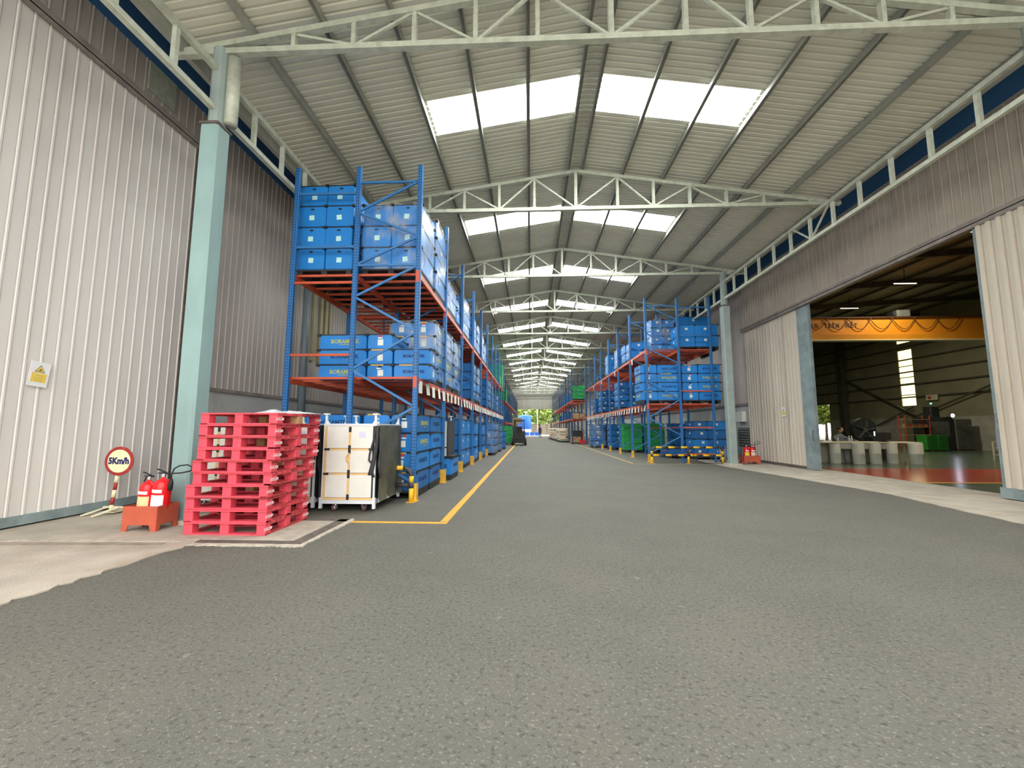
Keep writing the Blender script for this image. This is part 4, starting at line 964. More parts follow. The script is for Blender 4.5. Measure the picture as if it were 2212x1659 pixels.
# ---------------------------------------------------------------- fire extinguishers and their crates
def ext_crate(x, y, rz, label, w_=.48, d_=.36, sc_=1.0):
    t = thing('extinguisher_stand', label, 'extinguisher stand', (x, y, 0.012), rz, 'red fire extinguisher stands'); t.scale = (sc_,) * 3
    def side(a, b_, nm):
        a = Vector(a); b_ = Vector(b_); d = (b_ - a); n_ = Vector((d.y, -d.x, 0)).normalized() * .006
        pr = [(0, 0), (.14, 0), (.20, .085), (.80, .085), (.86, 0), (1, 0), (1.0, .33), (0, .33)]
        vs = [a + d * u + Vector((0, 0, z)) - n_ for u, z in pr] + [a + d * u + Vector((0, 0, z)) + n_ for u, z in pr]
        n = 8; bb = MB(); bb.add(vs, [tuple(range(n)), tuple(reversed(range(n, 2 * n)))] + [(i, n + i, n + (i + 1) % n, (i + 1) % n) for i in range(n)], red_crate); part(nm, bb, t)
    x0, x1, y0, y1 = -w_ / 2, w_ / 2, -d_ / 2, d_ / 2
    side((x0, y0, 0), (x1, y0, 0), 'side_plate'); side((x1, y0, 0), (x1, y1, 0), 'side_plate'); side((x1, y1, 0), (x0, y1, 0), 'side_plate'); side((x0, y1, 0), (x0, y0, 0), 'side_plate')
    part('tray_bottom', MB().box(x0, x1, y0, y1, .163, .175, red_crate), t); return t
def extinguisher(x, y, z, rz, lab, stick, tilt=0.0, sc_=1.0, hose='right'):
    t = thing('fire_extinguisher', lab, 'fire extinguisher', (x, y, z), rz, 'red fire extinguishers'); t.scale = (sc_,) * 3; t.rotation_euler = (tilt * .3, tilt, rz)
    b = MB(); b.lathe([(.088, 0), (.098, .01), (.10, .03), (.10, .36), (.092, .41), (.065, .45), (.028, .465), (.024, .49)], red_ext, 20); part('cylinder', b, t, smooth=True)
    b = MB(); n = 10; k = b.mi(stick); r_ = .1012
    for i in range(n + 1):
        a = -PI / 2 - .95 + 1.9 * i / n
        for zz in (.04, .27): b.v.append((r_ * math.cos(a), r_ * math.sin(a), zz))
    for i in range(n): b.f.append([2 * i, 2 * i + 2, 2 * i + 3, 2 * i + 1]); b.m.append(k)
    part('sticker', b, t)
    b = MB(); k = b.mi(paper_w)
    for i in range(n + 1):
        a = -PI / 2 - .7 + 1.4 * i / n
        for zz in (.30, .34): b.v.append((r_ * math.cos(a), r_ * math.sin(a), zz))
    for i in range(n): b.f.append([2 * i, 2 * i + 2, 2 * i + 3, 2 * i + 1]); b.m.append(k)
    part('sticker', b, t)
    b = MB(); b.lathe([(.022, .485), (.026, .49), (.026, .52), (.02, .53)], chrome, 12); b.bar((-.03, 0, .535), (.06, 0, .535), .02, .02, black); part('valve', b, t)
    b = MB(); b.bar((-.10, 0, .585), (.03, 0, .545), .018, .012, black); b.bar((-.08, 0, .535), (.03, 0, .53), .018, .01, black); part('lever', b, t)
    s = 1 if hose == 'right' else -1
    if hose == 'right': pts = [(.04, 0, .53), (.12, 0, .54), (.22, .01, .55), (.33, .02, .58), (.36, .03, .62), (.28, .03, .655), (.18, .02, .64), (.12, .01, .60), (.10, 0, .52), (.105, 0, .47)]
    else: pts = [(-.03, .02, .53), (-.10, .05, .50), (-.15, .07, .40), (-.19, .08, .25), (-.20, .08, .12), (-.16, .06, .05)]
    b = MB(); b.tube(pts, .009, rubber, 8); part('hose', b, t, smooth=True)
    b = MB(); e = pts[-1]; b.tube([e, (e[0], e[1], e[2] - .05), (e[0] - .01, e[1], e[2] - .14)], [.016, .028, .034], rubber, 10) if hose == 'right' else b.tube([e, (e[0] + .02, e[1], e[2] - .04)], [.014, .02], rubber, 8); part('nozzle', b, t, smooth=True)
ext_crate(-5.27, 5.72, 0.04, 'red metal fire extinguisher stand in front of the teal column', w_=.46)
extinguisher(-5.36, 5.72, .19, 0.0, 'red fire extinguisher with cream sticker, left of the pair by the teal column', sticker_c, .06, 1.0, 'left')
extinguisher(-5.145, 5.71, .19, 0.0, 'red fire extinguisher with white sticker, right of the pair by the teal column', paper_w, .05, 1.08, 'right')
ext_crate(8.78, 17.35, 0.0, 'red metal fire extinguisher stand beside the grey-green column on the right', w_=.62, d_=.42)
extinguisher(8.66, 17.33, .19, 0, 'red fire extinguisher with yellow sticker, beside the right column', mat('sticker_yellow', (.90, .78, .05), .6), 0, 1.05, 'none')
extinguisher(8.92, 17.35, .19, 0, 'red fire extinguisher with pink sticker, nearer the right door', mat('sticker_pink', (.80, .62, .55), .6), -.05, 1.05, 'right')
# a few loose pieces near the right column
b = MB(); b.cbox(-.10, .10, -.12, .12, 0, .72, whitem, .02); o = link('metal_duct', b.mesh('metal_duct'), None, (8.1, 17.2, .012)); tag(o, 'upright grey metal duct piece left of the grey-green column', 'duct')
b = MB(); b.bar((0, 0, 0), (0, 0, .70), .03, .03, tealgrey); b.bar((0, 0, .02), (.12, 0, .02), .03, .03, tealgrey); o = link('metal_stake', b.mesh('metal_stake'), None, (7.66 + .3, 17.6, .0)); tag(o, 'thin grey metal stake beside the right end of the striped barrier', 'stake')
b = MB(); b.cbox(-.1, .1, -.03, .03, .1, .55, concrete_pale, .01); b.box(-.1, .1, -.05, .05, 0, .1, channel_dark); o = link('board', b.mesh('board'), None, (8.05, 18.1, .0)); tag(o, 'small cream board standing behind the metal duct', 'board')
b = MB(); b.tube([(6.5, 17.35, .5), (6.62, 17.2, .15), (6.9, 17.15, .02), (7.6, 17.2, .015), (8.2, 17.1, .015)], .012, rubber, 6); o = link('cable', b.mesh('cable', True)); tag(o, 'black cable trailing on the floor from the right barrier', 'cable')

# ---------------------------------------------------------------- hanging lamp on the fifth truss
t = thing('hanging_lamp', 'white bell lamp hanging from a roof truss over the aisle', 'lamp', (1.40, Y0 + BAY * 5 - .25, 0))
part('rod', MB().tube([(0, 0, 8.25), (0, 0, 8.95)], .02, steel, 8), t); part('shade', MB().lathe([(.05, 8.30), (.10, 8.22), (.26, 8.12), (.30, 8.06)], whitep, 16), t, smooth=True)

# ---------------------------------------------------------------- forklift
t = thing('forklift', 'dark forklift parked beside the left rack down the aisle', 'forklift', (-0.95, 34.6, 0))
b = MB(); b.cbox(-.50, .50, .55, 2.3, .18, .95, forkm, .12); b.cbox(-.50, .50, 1.75, 2.35, .2, 1.15, forkm, .15); part('chassis', b, t)
b = MB()
for s in (-1, 1): b.bar((s * .42, .15, .06), (s * .42, .15, 2.05), .07, .11, mach_d); b.bar((s * .30, .12, .08), (s * .30, .12, 2.0), .05, .08, mach_d)
b.bar((-.45, .15, 2.02), (.45, .15, 2.02), .08, .08, mach_d); b.bar((-.45, .15, 1.05), (.45, .15, 1.05), .06, .08, mach_d); b.bar((-.45, .15, .5), (.45, .15, .5), .06, .08, mach_d); part('mast', b, t)
b = MB()
for s in (-1, 1): b.bar((s * .40, .65, .9), (s * .40, .85, 2.10), .05, .05, forkm); b.bar((s * .42, 2.0, .95), (s * .40, 1.85, 2.10), .05, .05, forkm)
for q in range(6): b.bar((-.42, .80 + q * .21, 2.12), (.42, .80 + q * .21, 2.12), .04, .03, forkm)
b.bar((-.42, .75, 2.12), (-.42, 1.9, 2.12), .05, .05, forkm); b.bar((.42, .75, 2.12), (.42, 1.9, 2.12), .05, .05, forkm); part('overhead_guard', b, t)
b = MB(); b.box(-.42, .42, .0, .05, .30, .38, mach_d); b.box(-.42, .42, .0, .05, .62, .70, mach_d)
for q in range(5): b.bar((-.38 + q * .19, .02, .38), (-.38 + q * .19, .02, 1.2), .03, .03, mach_d)
b.bar((-.40, .02, 1.2), (.40, .02, 1.2), .03, .03, mach_d); part('carriage', b, t)
for s in (-1, 1):
    part('fork', MB().box(s * .22 - .05, s * .22 + .05, -1.0, .02, .05, .09, mach_d), t)
    for yy, r_ in ((.55, .30), (2.0, .24)):
        b = MB(); MY = Matrix.Translation((s * .52, yy, r_)) @ Matrix.Rotation(PI / 2, 4, 'Y'); b.lathe([(r_ * .6, -.09), (r_, -.08), (r_, .08), (r_ * .6, .09)], rubber, 18, MY); b.lathe([(r_ * .3, -.095), (r_ * .5, -.093), (r_ * .5, .093), (r_ * .3, .095)], mach_g, 12, MY); part('wheel', b, t, smooth=True)
b = MB(); b.cbox(-.22, .22, 1.25, 1.7, .95, 1.05, black, .04); b.box(-.22, .22, 1.62, 1.72, 1.05, 1.5, black); part('seat', b, t)
part('screen', MB().box(-.10, .16, .62, .66, 1.55, 1.80, mat('blue_panel', (.03, .12, .6), .4, emit=(.1, .3, 1), emit_s=.4)), t)
# pallets piled behind the forklift
for i in range(7):
    b = MB(); z = 0
    for q in range(5): b.box(-.45 + q * .2, -.35 + q * .2, -.5, .5, .11, .13, brownc)
    b.box(-.5, .5, -.5, -.4, .02, .11, brownc); b.box(-.5, .5, -.05, .05, .02, .11, brownc); b.box(-.5, .5, .4, .5, .02, .11, brownc); b.box(-.5, .5, -.5, .5, 0, .02, brownc)
    o = link('wooden_pallet', b.mesh('wooden_pallet'), None, (-2.0 + R.uniform(-.03, .03), 46.0 + R.uniform(-.03, .03), 2.0 + 2.32 * 0 + i * .135 - .0)) if False else link('wooden_pallet', b.mesh('wooden_pallet'), None, (-1.45 + R.uniform(-.03, .03), 46.0 + R.uniform(-.03, .03), 1.62 + i * .135))
    tag(o, 'brown wooden pallet on the pile behind the forklift, %s of the upper seven' % ORD[i], 'pallet', 'brown pallets behind the forklift')
b = MB(); b.cbox(-.5, .5, -.5, .5, 0, 1.62, mach_d, .04); o = link('machine_block', b.mesh('machine_block'), None, (-1.45, 46.0, 0)); tag(o, 'dark cabinet under the brown pallets behind the forklift', 'cabinet')

# ---------------------------------------------------------------- sacks along the far right, pallet truck
SP = [(3.25, 43.0), (3.15, 45.2), (3.05, 47.6), (2.95, 50.2), (2.85, 53.0), (2.75, 56.0)]
sk = MB(); sk.v = []; 
def sack_mesh(m):
    b = MB(); n1, n2 = 8, 10; k = b.mi(m)
    for i in range(n1 + 1):
        ph = PI * i / n1
        for j in range(n2):
            a = 2 * PI * j / n2; c_, s_ = math.cos(a), math.sin(a); e = .5
            x = .42 * math.copysign(abs(c_) ** e, c_) * math.sin(ph) ** .5 if 0 < i < n1 else 0
            y = .30 * math.copysign(abs(s_) ** e, s_) * math.sin(ph) ** .5 if 0 < i < n1 else 0
            b.v.append((x, y, .085 - .085 * math.cos(ph)))
    for i in range(n1):
        for j in range(n2): q = (j + 1) % n2; b.f.append([i * n2 + j, i * n2 + q, (i + 1) * n2 + q, (i + 1) * n2 + j]); b.m.append(k)
    return b.mesh('sack', True)
sm = [sack_mesh(sackm), sack_mesh(sackw)]
for i, (x, y) in enumerate(SP):
    pallet_black(x + .1, y, 0, 1.0, 1.0, 'dark pallet under the %s sack pile at the far right' % ORD[i])
    for j in range(8):
        o = link('sack', sm[1 if i in (1,) or (i + j) % 4 == 0 else 0], None, (x + .1 + R.uniform(-.09, .09), y - .22 + R.uniform(-.06, .06), .142 + j * .155), (0, 0, R.uniform(-.2, .2)))
        tag(o, 'pale sack, %s from the floor in the %s pile, far right' % (ORD[j], ORD[i]), 'sack', 'sacks piled at the far right')
t = thing('pallet_truck', 'red handled pallet truck at the front of the far right rack', 'pallet truck', (4.75, 38.6, 0))
b = MB(); b.box(-.27, -.12, -1.0, .1, .05, .12, red_lab); b.box(.12, .27, -1.0, .1, .05, .12, red_lab); b.box(-.27, .27, .1, .3, .08, .35, red_lab); part('fork_frame', b, t)
part('handle', MB().tube([(0, .25, .3), (.05, -.05, 1.15), (.05, -.06, 1.2)], .03, red_lab, 8), t); part('steer_wheel', MB().lathe([(.09, -.05), (.09, .05)], rubber, 12, Matrix.Translation((0, .25, .09)) @ Matrix.Rotation(PI / 2, 4, 'Y')), t)
b = MB(); b.cbox(-.45, .45, -.4, .4, .12, .62, brownc, .05); b.box(-.45, .45, -.4, .4, 0, .12, mach_d); o = link('cable_bin', b.mesh('cable_bin'), None, (4.2, 39.2, 0)); tag(o, 'brown scrap bin beside the red pallet truck', 'bin')
b = MB(); b.cbox(-.42, .42, -.4, .4, .0, 1.2, mach_d, .03); o = link('dark_cabinet', b.mesh('dark_cabinet'), None, (4.45, 40.3, 0)); tag(o, 'dark cabinet between the scrap bin and the sack piles', 'cabinet')

# ---------------------------------------------------------------- people
def skinned(name, verts, edges, m, parent=None, root=0, sub=2):
    me = bpy.data.meshes.new(name); me.from_pydata([v[:3] for v in verts], edges, []); o = bpy.data.objects.new(name, me); C.objects.link(o)
    md = o.modifiers.new('skin', 'SKIN'); md.use_smooth_shade = True; sv = me.skin_vertices[0].data
    for i, v in enumerate(verts):
        r = v[3]; r = r if isinstance(r, tuple) else (r, r); sv[i].radius = r; sv[i].use_root = (i == root)
    ss = o.modifiers.new('sub', 'SUBSURF'); ss.levels = sub; ss.render_levels = sub
    dg = bpy.context.evaluated_depsgraph_get(); dg.update(); nm_ = bpy.data.meshes.new_from_object(o.evaluated_get(dg))
    o.modifiers.clear(); old = o.data; o.data = nm_; bpy.data.meshes.remove(old); nm_.name = name
    nm_.materials.clear(); nm_.materials.append(m)
    if parent is not None: o.parent = parent
    return o
def head(parent, loc, rz, s=1.0):
    b = MB(); b.lathe([(.012, -.115), (.045, -.10), (.066, -.05), (.078, 0), (.080, .045), (.066, .09), (.035, .115), (.008, .12)], skin, 16)
    for sx in (-1, 1): b.lathe([(.004, -.03), (.02, 0), (.004, .03)], skin, 8, Matrix.Translation((sx * .08, .0, -.01)))
    b.bar((0, -.075, .02), (0, -.10, -.02), .02, .02, skin)
    o = part('head', b, parent, loc, (0, 0, rz), True); o.scale = (s, s * 1.12, s)
    h = MB(); h.lathe([(.082, .01), (.088, .05), (.074, .10), (.04, .125), (.005, .13)], hair, 16, Matrix.Translation((0, .014, 0))); part('hair', h, o, smooth=True)
    e = MB()
    for sx in (-1, 1): e.box(sx * .03 - .01, sx * .03 + .01, -.080, -.074, .008, .018, hair)
    e.box(-.02, .02, -.074, -.068, -.062, -.055, mat('lip', (.25, .08, .07), .6)); part('face_features', e, o)
def hand_chain(p, d, side):
    """palm and five short fingers rooted in the palm"""
    p = Vector(p); d = Vector(d).normalized(); sx = d.cross(Vector((0, 0, 1))).normalized(); out = []
    for k, (off, ln) in enumerate([(-.03, .065), (-.01, .08), (.01, .075), (.03, .06)]):
        out.append([p + d * .05 + sx * off, p + d * (.09) + sx * off * 1.1, p + d * (.09 + ln * .6) + sx * off * 1.15 + Vector((0, 0, -.025))])
    out.append([p + d * .02 + sx * .03 * side, p + d * .045 + sx * .065 * side, p + d * .08 + sx * .07 * side + Vector((0, 0, -.012))]); return out
def hand(parent, p, d, side):
    p = Vector(p); d_ = Vector(d).normalized(); vs = [(*p, (.028, .02)), (*(p + d_ * .05), (.04, .016)), (*(p + d_ * .085), (.038, .013))]; es = [(0, 1), (1, 2)]
    for ch in hand_chain(p, d, side):
        base = len(vs)
        for i, q in enumerate(ch): vs.append((*q, .010 - .001 * i))
        es += [(1 if side else 1, base), (base, base + 1), (base + 1, base + 2)]
    o = skinned('hand', vs, es, skin, parent, 0, 1); return o
# walking person at the far end
t = thing('person', 'person in dark clothes walking in the aisle near the far door', 'person', (1.40, 61.6, 0))
V = [(0, 0, .92, (.14, .10)), (0, 0, 1.10, (.13, .09)), (0, 0, 1.30, (.16, .10)), (0, 0, 1.42, (.11, .07)), (0, 0, 1.52, .05),
     (.09, 0, .86, .09), (.10, -.06, .48, .06), (.11, .08, .08, .04), (.11, -.04, .04, .035), (-.09, 0, .86, .09), (-.10, .06, .48, .06), (-.10, .22, .12, .04), (-.10, .10, .05, .035),
     (.19, 0, 1.38, .055), (.24, .02, 1.10, .042), (.25, -.08, .86, .03), (-.19, 0, 1.38, .055), (-.25, .0, 1.10, .042), (-.26, -.06, .86, .03)]
E_ = [(0, 1), (1, 2), (2, 3), (3, 4), (0, 5), (5, 6), (6, 7), (7, 8), (0, 9), (9, 10), (10, 11), (11, 12), (3, 13), (13, 14), (14, 15), (3, 16), (16, 17), (17, 18)]
skinned('body', V, E_, cloth_dk, t); head(t, (0, 0, 1.64), 0)
hand(t, (.25, -.08, .85), (.0, -.1, -1), 1); hand(t, (-.26, -.06, .85), (.0, -.1, -1), -1)
# seated worker in the workshop
t = thing('person', 'seated worker in a grey shirt leaning on the workshop bench', 'person', (13.25, 18.72, .0))
V = [(0, 0.05, .50, (.17, .13)), (0, 0.02, .70, (.15, .11)), (0.0, -.04, .95, (.19, .12)), (0.0, -.08, 1.10, (.14, .09)), (0.02, -.12, 1.22, .055),
     (.10, -.05, .50, .09), (.14, -.45, .50, .065), (.14, -.48, .10, .045), (.14, -.58, .05, .04), (-.10, -.05, .50, .09), (-.14, -.45, .50, .065), (-.14, -.48, .10, .045), (-.14, -.58, .05, .04),
     (.22, -.08, 1.05, .06), (.32, -.30, .90, .046), (.30, -.58, .93, .034), (-.22, -.08, 1.05, .06), (-.30, -.34, .90, .046), (-.02, -.58, .93, .034)]
skinned('body', V, E_, shirt, t); head(t, (.03, -.14, 1.36), .55)
hand(t, (.30, -.58, .93), (-.3, -1, -.05), 1); hand(t, (-.02, -.58, .93), (.5, -1, -.05), -1)
t2 = thing('stool', 'dark stool under the seated workshop worker', 'stool', (13.25, 18.80, 0))
part('seat', MB().lathe([(.18, .36), (.19, .38), (.18, .41)], mach_d, 16), t2)
for i in range(4): part('leg', MB().bar((.14 * math.cos(i * PI / 2 + .7), .14 * math.sin(i * PI / 2 + .7), .37), (.19 * math.cos(i * PI / 2 + .7), .19 * math.sin(i * PI / 2 + .7), 0), .025, .025, mach_d), t2)

# ---------------------------------------------------------------- workshop building on the right
wk = struct('wall_workshop')
WX, WY0, WY1, WH = 30.0, -6.0, 58.0, 11.0
def ribbed(x0, x1, y, z0, z1, m, step=0.0): pass
b = MB()   # far long wall with a window strip and a door opening left open
for (ya, yb, za, zb_) in [(WY0, 33.75, 0, WH), (35.0, 43.2, 0, WH), (43.2, 46.4, 3.85, WH), (46.4, WY1, 0, WH), (33.75, 35.0, 0, 3.25), (33.75, 35.0, 7.7, 8.30), (33.75, 35.0, 8.85, WH)]:
    b.box(WX, WX + .2, ya, yb, za, zb_, wk_wall)
part('long_wall', b, wk)
part('end_wall', MB().box(10.0, WX, WY1, WY1 + .2, 0, WH, wk_wall), wk); part('near_wall', MB().box(10.0, WX + .2, WY0 - .2, WY0, 0, WH, wk_wall), wk)
part('inner_wall', MB().box(XR + .30, XR + .5, 18.8, WY1, 0, WH, wk_wall).box(XR + .30, XR + .5, WY0, 18.8, 5.9, WH, wk_wall), wk)
for (ya, yb) in ((WY0, 33.7), (35.05, 43.1), (46.5, WY1)): part('low_wall', MB().box(WX - .12, WX, ya, yb, 0, 2.3, wk_dado), wk)
for z in (3.9, 4.9, 5.9, 6.9, 7.9, 8.9): part('girt', MB().bar((WX - .08, WY0, z), (WX - .08, WY1, z), .12, .10, wk_steel), wk)
b = MB()
for yy in (10, 18, 26.3, 34.0 + 6.5, 50): part('portal_column', MB().box(WX - .6, WX - .1, yy, yy + .5, 0, 10.5, wk_steel), wk)
part('brace', MB().bar((WX - .3, 26.5, 4.8), (WX - .3, 33.5, 2.4), .1, .1, wk_steel), wk); part('brace', MB().bar((WX - .3, 40.5, 6.0), (WX - .3, 33.5, 2.4), .1, .1, wk_steel), wk)
part('brace', MB().bar((WX - .3, 33.7, 3.1), (WX - .3, 37.5, 1.6), .08, .08, wk_steel), wk)
wrf = struct('ceiling_workshop'); 
part('roof_deck', MB().add([(10, WY0, 9.2), (WX, WY0, 10.4), (WX, WY1, 10.4), (10, WY1, 9.2), (10, WY0, 9.4), (WX, WY0, 10.6), (WX, WY1, 10.6), (10, WY1, 9.4)], [(0, 1, 2, 3), (7, 6, 5, 4), (0, 4, 5, 1), (1, 5, 6, 2), (2, 6, 7, 3), (3, 7, 4, 0)], wk_wall), wrf)
for i in range(12): yy = 2 + i * 4.4; part('rafter', MB().bar((10, yy, 9.05), (WX, yy, 10.2), .15, .30, wk_steel), wrf)
for i in range(10): xx = 11 + i * 2; part('roof_purlin', MB().bar((xx, WY0, 9.2 + (xx - 10) * .06 - .12), (xx, WY1, 9.2 + (xx - 10) * .06 - .12), .08, .14, wk_steel), wrf)
flo = struct('floor_workshop', MB().box(10.2, WX, WY0, WY1, -.05, 0.014, wk_floor))
part('painted_zone', MB().prism([(10.2, 11.6), (29.5, 11.6), (29.5, 15.5), (10.2, 15.5)], .0, .018, wk_red), flo)
part('painted_line', MB().prism([(10.2, 11.48), (29.5, 11.48), (29.5, 11.59), (10.2, 11.59)], .0, .019, line_y), flo)
wn = struct('window_1', MB().box(WX + .06, WX + .10, 33.7, 35.05, 3.2, 7.75, winl))
for z in (4.1, 5.0, 5.5, 6.4): part('glazing_bar', MB().bar((WX + .0, 33.75, z), (WX + .0, 35.0, z), .05, .06, wk_steel), wn)
struct('window_2', MB().box(WX + .06, WX + .10, 33.7, 35.05, 8.25, 8.9, winl))
# crane girder
t = thing('overhead_crane', 'orange overhead crane girder with black lettering in the workshop', 'crane', (0, 23.0, 0))
part('web', MB().box(10.4, 29.2, -.02, .40, 6.50, 7.40, crane_y), t)
part('top_flange', MB().box(10.4, 29.2, -.12, .50, 7.40, 7.45, crane_d), t); part('lower_flange', MB().box(10.4, 29.2, -.14, .52, 6.44, 6.50, crane_y), t)
part('second_girder', MB().box(10.4, 24.5, -.45, -.15, 6.12, 6.40, crane_y), t); part('second_flange', MB().box(10.4, 24.5, -.5, -.1, 6.08, 6.12, cream), t)
part('lettering', text_mesh('A N     T R Ê N     H Ế T', .34, crane_d, .70, .003, .010), t, (16.50, -.03, 6.98))
for i in range(7):
    x0 = 14.9 + i * 1.0 * 1.15; b = MB(); b.tube([(x0 + 1.25 * q / 8, -.10, 7.38 - .62 * math.sin(PI * q / 8)) for q in range(9)], .018, crane_d, 6); part('festoon_cable', b, t, smooth=True)
b = MB(); b.cbox(-.35, .35, -.3, .3, 0, .35, mach_g, .05); b.box(-.5, -.35, -.2, .2, .05, .3, mach_d); part('hoist_trolley', b, t, (20.2, .2, 7.47))
# bench with white drums in front
t = thing('workbench', 'long workbench with a cream top and white frame in the workshop', 'workbench', (13.35, 17.95, 0))
part('bench_top', MB().box(-1.95, 2.35, -.38, .42, .84, .88, creamwood), t)
for xx in (-1.85, 2.25):
    for yy in (-.3, .34): part('leg', MB().bar((xx, yy, 0), (xx, yy, .84), .06, .06, drumw), t)
part('apron', MB().box(-.95, 1.05, -.30, -.27, .60, .82, drumw), t); part('stretcher', MB().bar((2.25, -.3, .25), (2.25, .34, .25), .05, .05, drumw), t)
part('back_panel', MB().box(-1.8, 1.2, .30, .33, .0, .84, wk_dado), t)
for i, (xx, yy, r_) in enumerate([(12.40, 17.75, .19), (13.02, 17.35, .20), (13.78, 17.5, .19), (14.55, 17.65, .185), (15.30, 17.45, .235)]):
    b = MB(); b.lathe([(r_ * .98, 0), (r_, .02), (r_, .40), (r_ * 1.02, .41), (r_, .42), (r_, .79), (r_ * .96, .815)], drumw, 20); o = link('drum', b.mesh('drum', True), None, (xx, yy, .014)); tag(o, 'white drum standing at the workbench front, ' + ['leftmost of five', 'second from the left', 'middle of five', 'fourth from the left', 'rightmost and widest'][i], 'drum', 'white drums at the workbench')
# bench items
for i, (xx, lab) in enumerate([(12.55, 'clear tumbler on the left end of the workbench'), (13.0, 'clear bottle with white cap on the workbench, left'), (13.10, 'clear bottle beside the capped one on the workbench')]):
    b = MB(); b.lathe([(.035, 0), (.038, .01), (.038, .14), (.018, .18), (.018, .2)], mat('clear_plastic', (.45, .47, .45), .15), 12)
    if i: b.lathe([(.022, .2), (.022, .235)], paper_w, 10)
    o = link('bottle', b.mesh('bottle', True), None, (xx, 17.75, .884)); tag(o, lab, 'bottle')
t = thing('monitor', 'black computer monitor on the workbench seen from behind', 'monitor', (14.35, 17.75, .882)); part('casing', MB().box(-.28, .28, -.03, .03, .08, .62, mach_d), t); part('stand', MB().box(-.12, .12, -.1, .1, 0, .02, mach_d).box(-.03, .03, -.02, .03, 0, .12, mach_d), t); part('back_plate', MB().box(-.28, .28, -.034, -.03, .38, .62, mach_g), t)
t = thing('monitor', 'small lit screen behind the workbench', 'monitor', (15.6, 19.6, 0)); part('screen', MB().box(-.16, .16, -.02, 0, 1.10, 1.30, screen), t); part('stand', MB().box(-.3, .3, -.1, .4, 0, 1.08, mach_d), t)
for i in range(3): pass
# workshop machines and furniture
def block_machine(x, y, w_, d_, h_, m, lab, cat, extras=()):
    t = thing('machine' if cat == 'machine' else cat.replace(' ', '_'), lab, cat, (x, y, .014)); part('body', MB().cbox(-w_ / 2, w_ / 2, -d_ / 2, d_ / 2, .05, h_, m, .05).box(-w_ / 2 + .05, w_ / 2 - .05, -d_ / 2 + .05, d_ / 2 - .05, 0, .05, mach_d), t)
    for nm, bx in extras: part(nm, bx, t)
    return t
t = thing('fan', 'large round black fan behind the seated worker', 'fan', (17.6, 23.0, 0)); MYR = Matrix.Translation((0, 0, 1.35)) @ Matrix.Rotation(PI / 2, 4, 'X')
part('rim', MB().lathe([(.55, -.12), (.62, -.14), (.62, .14), (.55, .12)], mach_d, 28, MYR), t); part('hub', MB().lathe([(.12, -.16), (.12, .16)], mach_g, 16, MYR), t)
for i in range(5): a = i * 2 * PI / 5; part('blade', MB().bar((.1 * math.cos(a), -.15, 1.35 + .1 * math.sin(a)), (.55 * math.cos(a + .2), -.15, 1.35 + .55 * math.sin(a + .2)), .03, .18, mach_g, up=(0, 1, 0)), t)
for s in (-1, 1): part('leg', MB().bar((s * .4, 0, .95), (s * .55, 0, 0), .06, .06, mach_d), t)
for i, (xx, lab) in enumerate([(25.28, 'green drawer cabinet in the workshop, left of the pair'), (25.95, 'green drawer cabinet in the workshop, right of the pair')]):
    t = thing('drawer_cabinet', lab, 'cabinet', (xx, 28.0, .014), group='green drawer cabinets'); part('carcass', MB().cbox(-.32, .32, -.35, .35, .08, 1.0, cab_g, .02), t)
    for j in range(4):
        o = part('drawer', MB().box(-.29, .29, -.375, -.345, .13 + j * .215, .32 + j * .215, cab_g), t); part('handle', MB().box(-.2, .2, -.39, -.375, .27 + j * .215, .29 + j * .215, mach_d), o)
t = thing('shelf_rack', 'parts shelf with orange bins in the workshop', 'shelf', (25.5, 29.0, .014))
for xx in (-.78, .78):
    for yy in (-.25, .25): part('leg', MB().bar((xx, yy, 0), (xx, yy, 2.3), .05, .05, orange), t)
for z in (.5, 1.0, 1.5, 2.0): part('shelf_board', MB().box(-.78, .78, -.28, .28, z, z + .04, woodm), t)
for i in range(7): o = link('parts_bin', MB().cbox(-.095, .095, -.12, .12, 0, .2, orange if i % 2 else brownc, .02).mesh('parts_bin'), None, (24.87 + i * .21, 28.95, 1.555)); tag(o, '%s parts bin on the upper shelf, %s from the left' % ('orange' if i % 2 else 'brown', ORD[i]), 'bin', 'bins on the parts shelf')
block_machine(27.3, 29.7, 1.6, 1.2, 2.2, mach_d, 'dark machine tool in the workshop behind the green cabinets', 'machine', [('column', MB().cbox(-.3, .3, -.3, .3, 2.2, 2.9, mach_d, .05)), ('door', MB().box(-.6, .5, -.63, -.6, .9, 1.9, mach_g))])
block_machine(28.75, 29.7, 1.1, 1.2, 2.05, mach_g, 'grey machine cabinet under the bright lamp', 'machine')
t = thing('work_lamp', 'bright white work lamp shining in the workshop', 'lamp', (27.75, 28.8, 2.30)); part('lamp_head', MB().lathe([(.02, -.06), (.10, -.05), (.13, .05), (.12, .06)], mach_d, 16, Matrix.Rotation(PI / 2, 4, 'X')), t); part('lens', MB().lathe([(.11, .0), (.11, .02)], lamp_e, 16, Matrix.Translation((0, -.06, 0)) @ Matrix.Rotation(PI / 2, 4, 'X')), t); part('arm', MB().bar((0, .0, -.2), (0, .3, -.05), .04, .04, mach_d), t)
o = link('indicator_light', MB().lathe([(.05, 0), (.05, .05)], lamp_g, 10, Matrix.Rotation(PI / 2, 4, 'X')).mesh('indicator_light'), None, (26.95, 29.3, 3.12)); tag(o, 'small green indicator light on the dark machine', 'indicator')
o = link('wall_sign', MB().box(-.02, 0, -.45, .45, -.2, .2, creamwood).box(-.03, -.02, .05, .3, -.1, .1, orange).mesh('wall_sign'), None, (WX - .14, 32.3, 3.75)); tag(o, 'small cream sign on the workshop wall right of the tall window', 'sign')
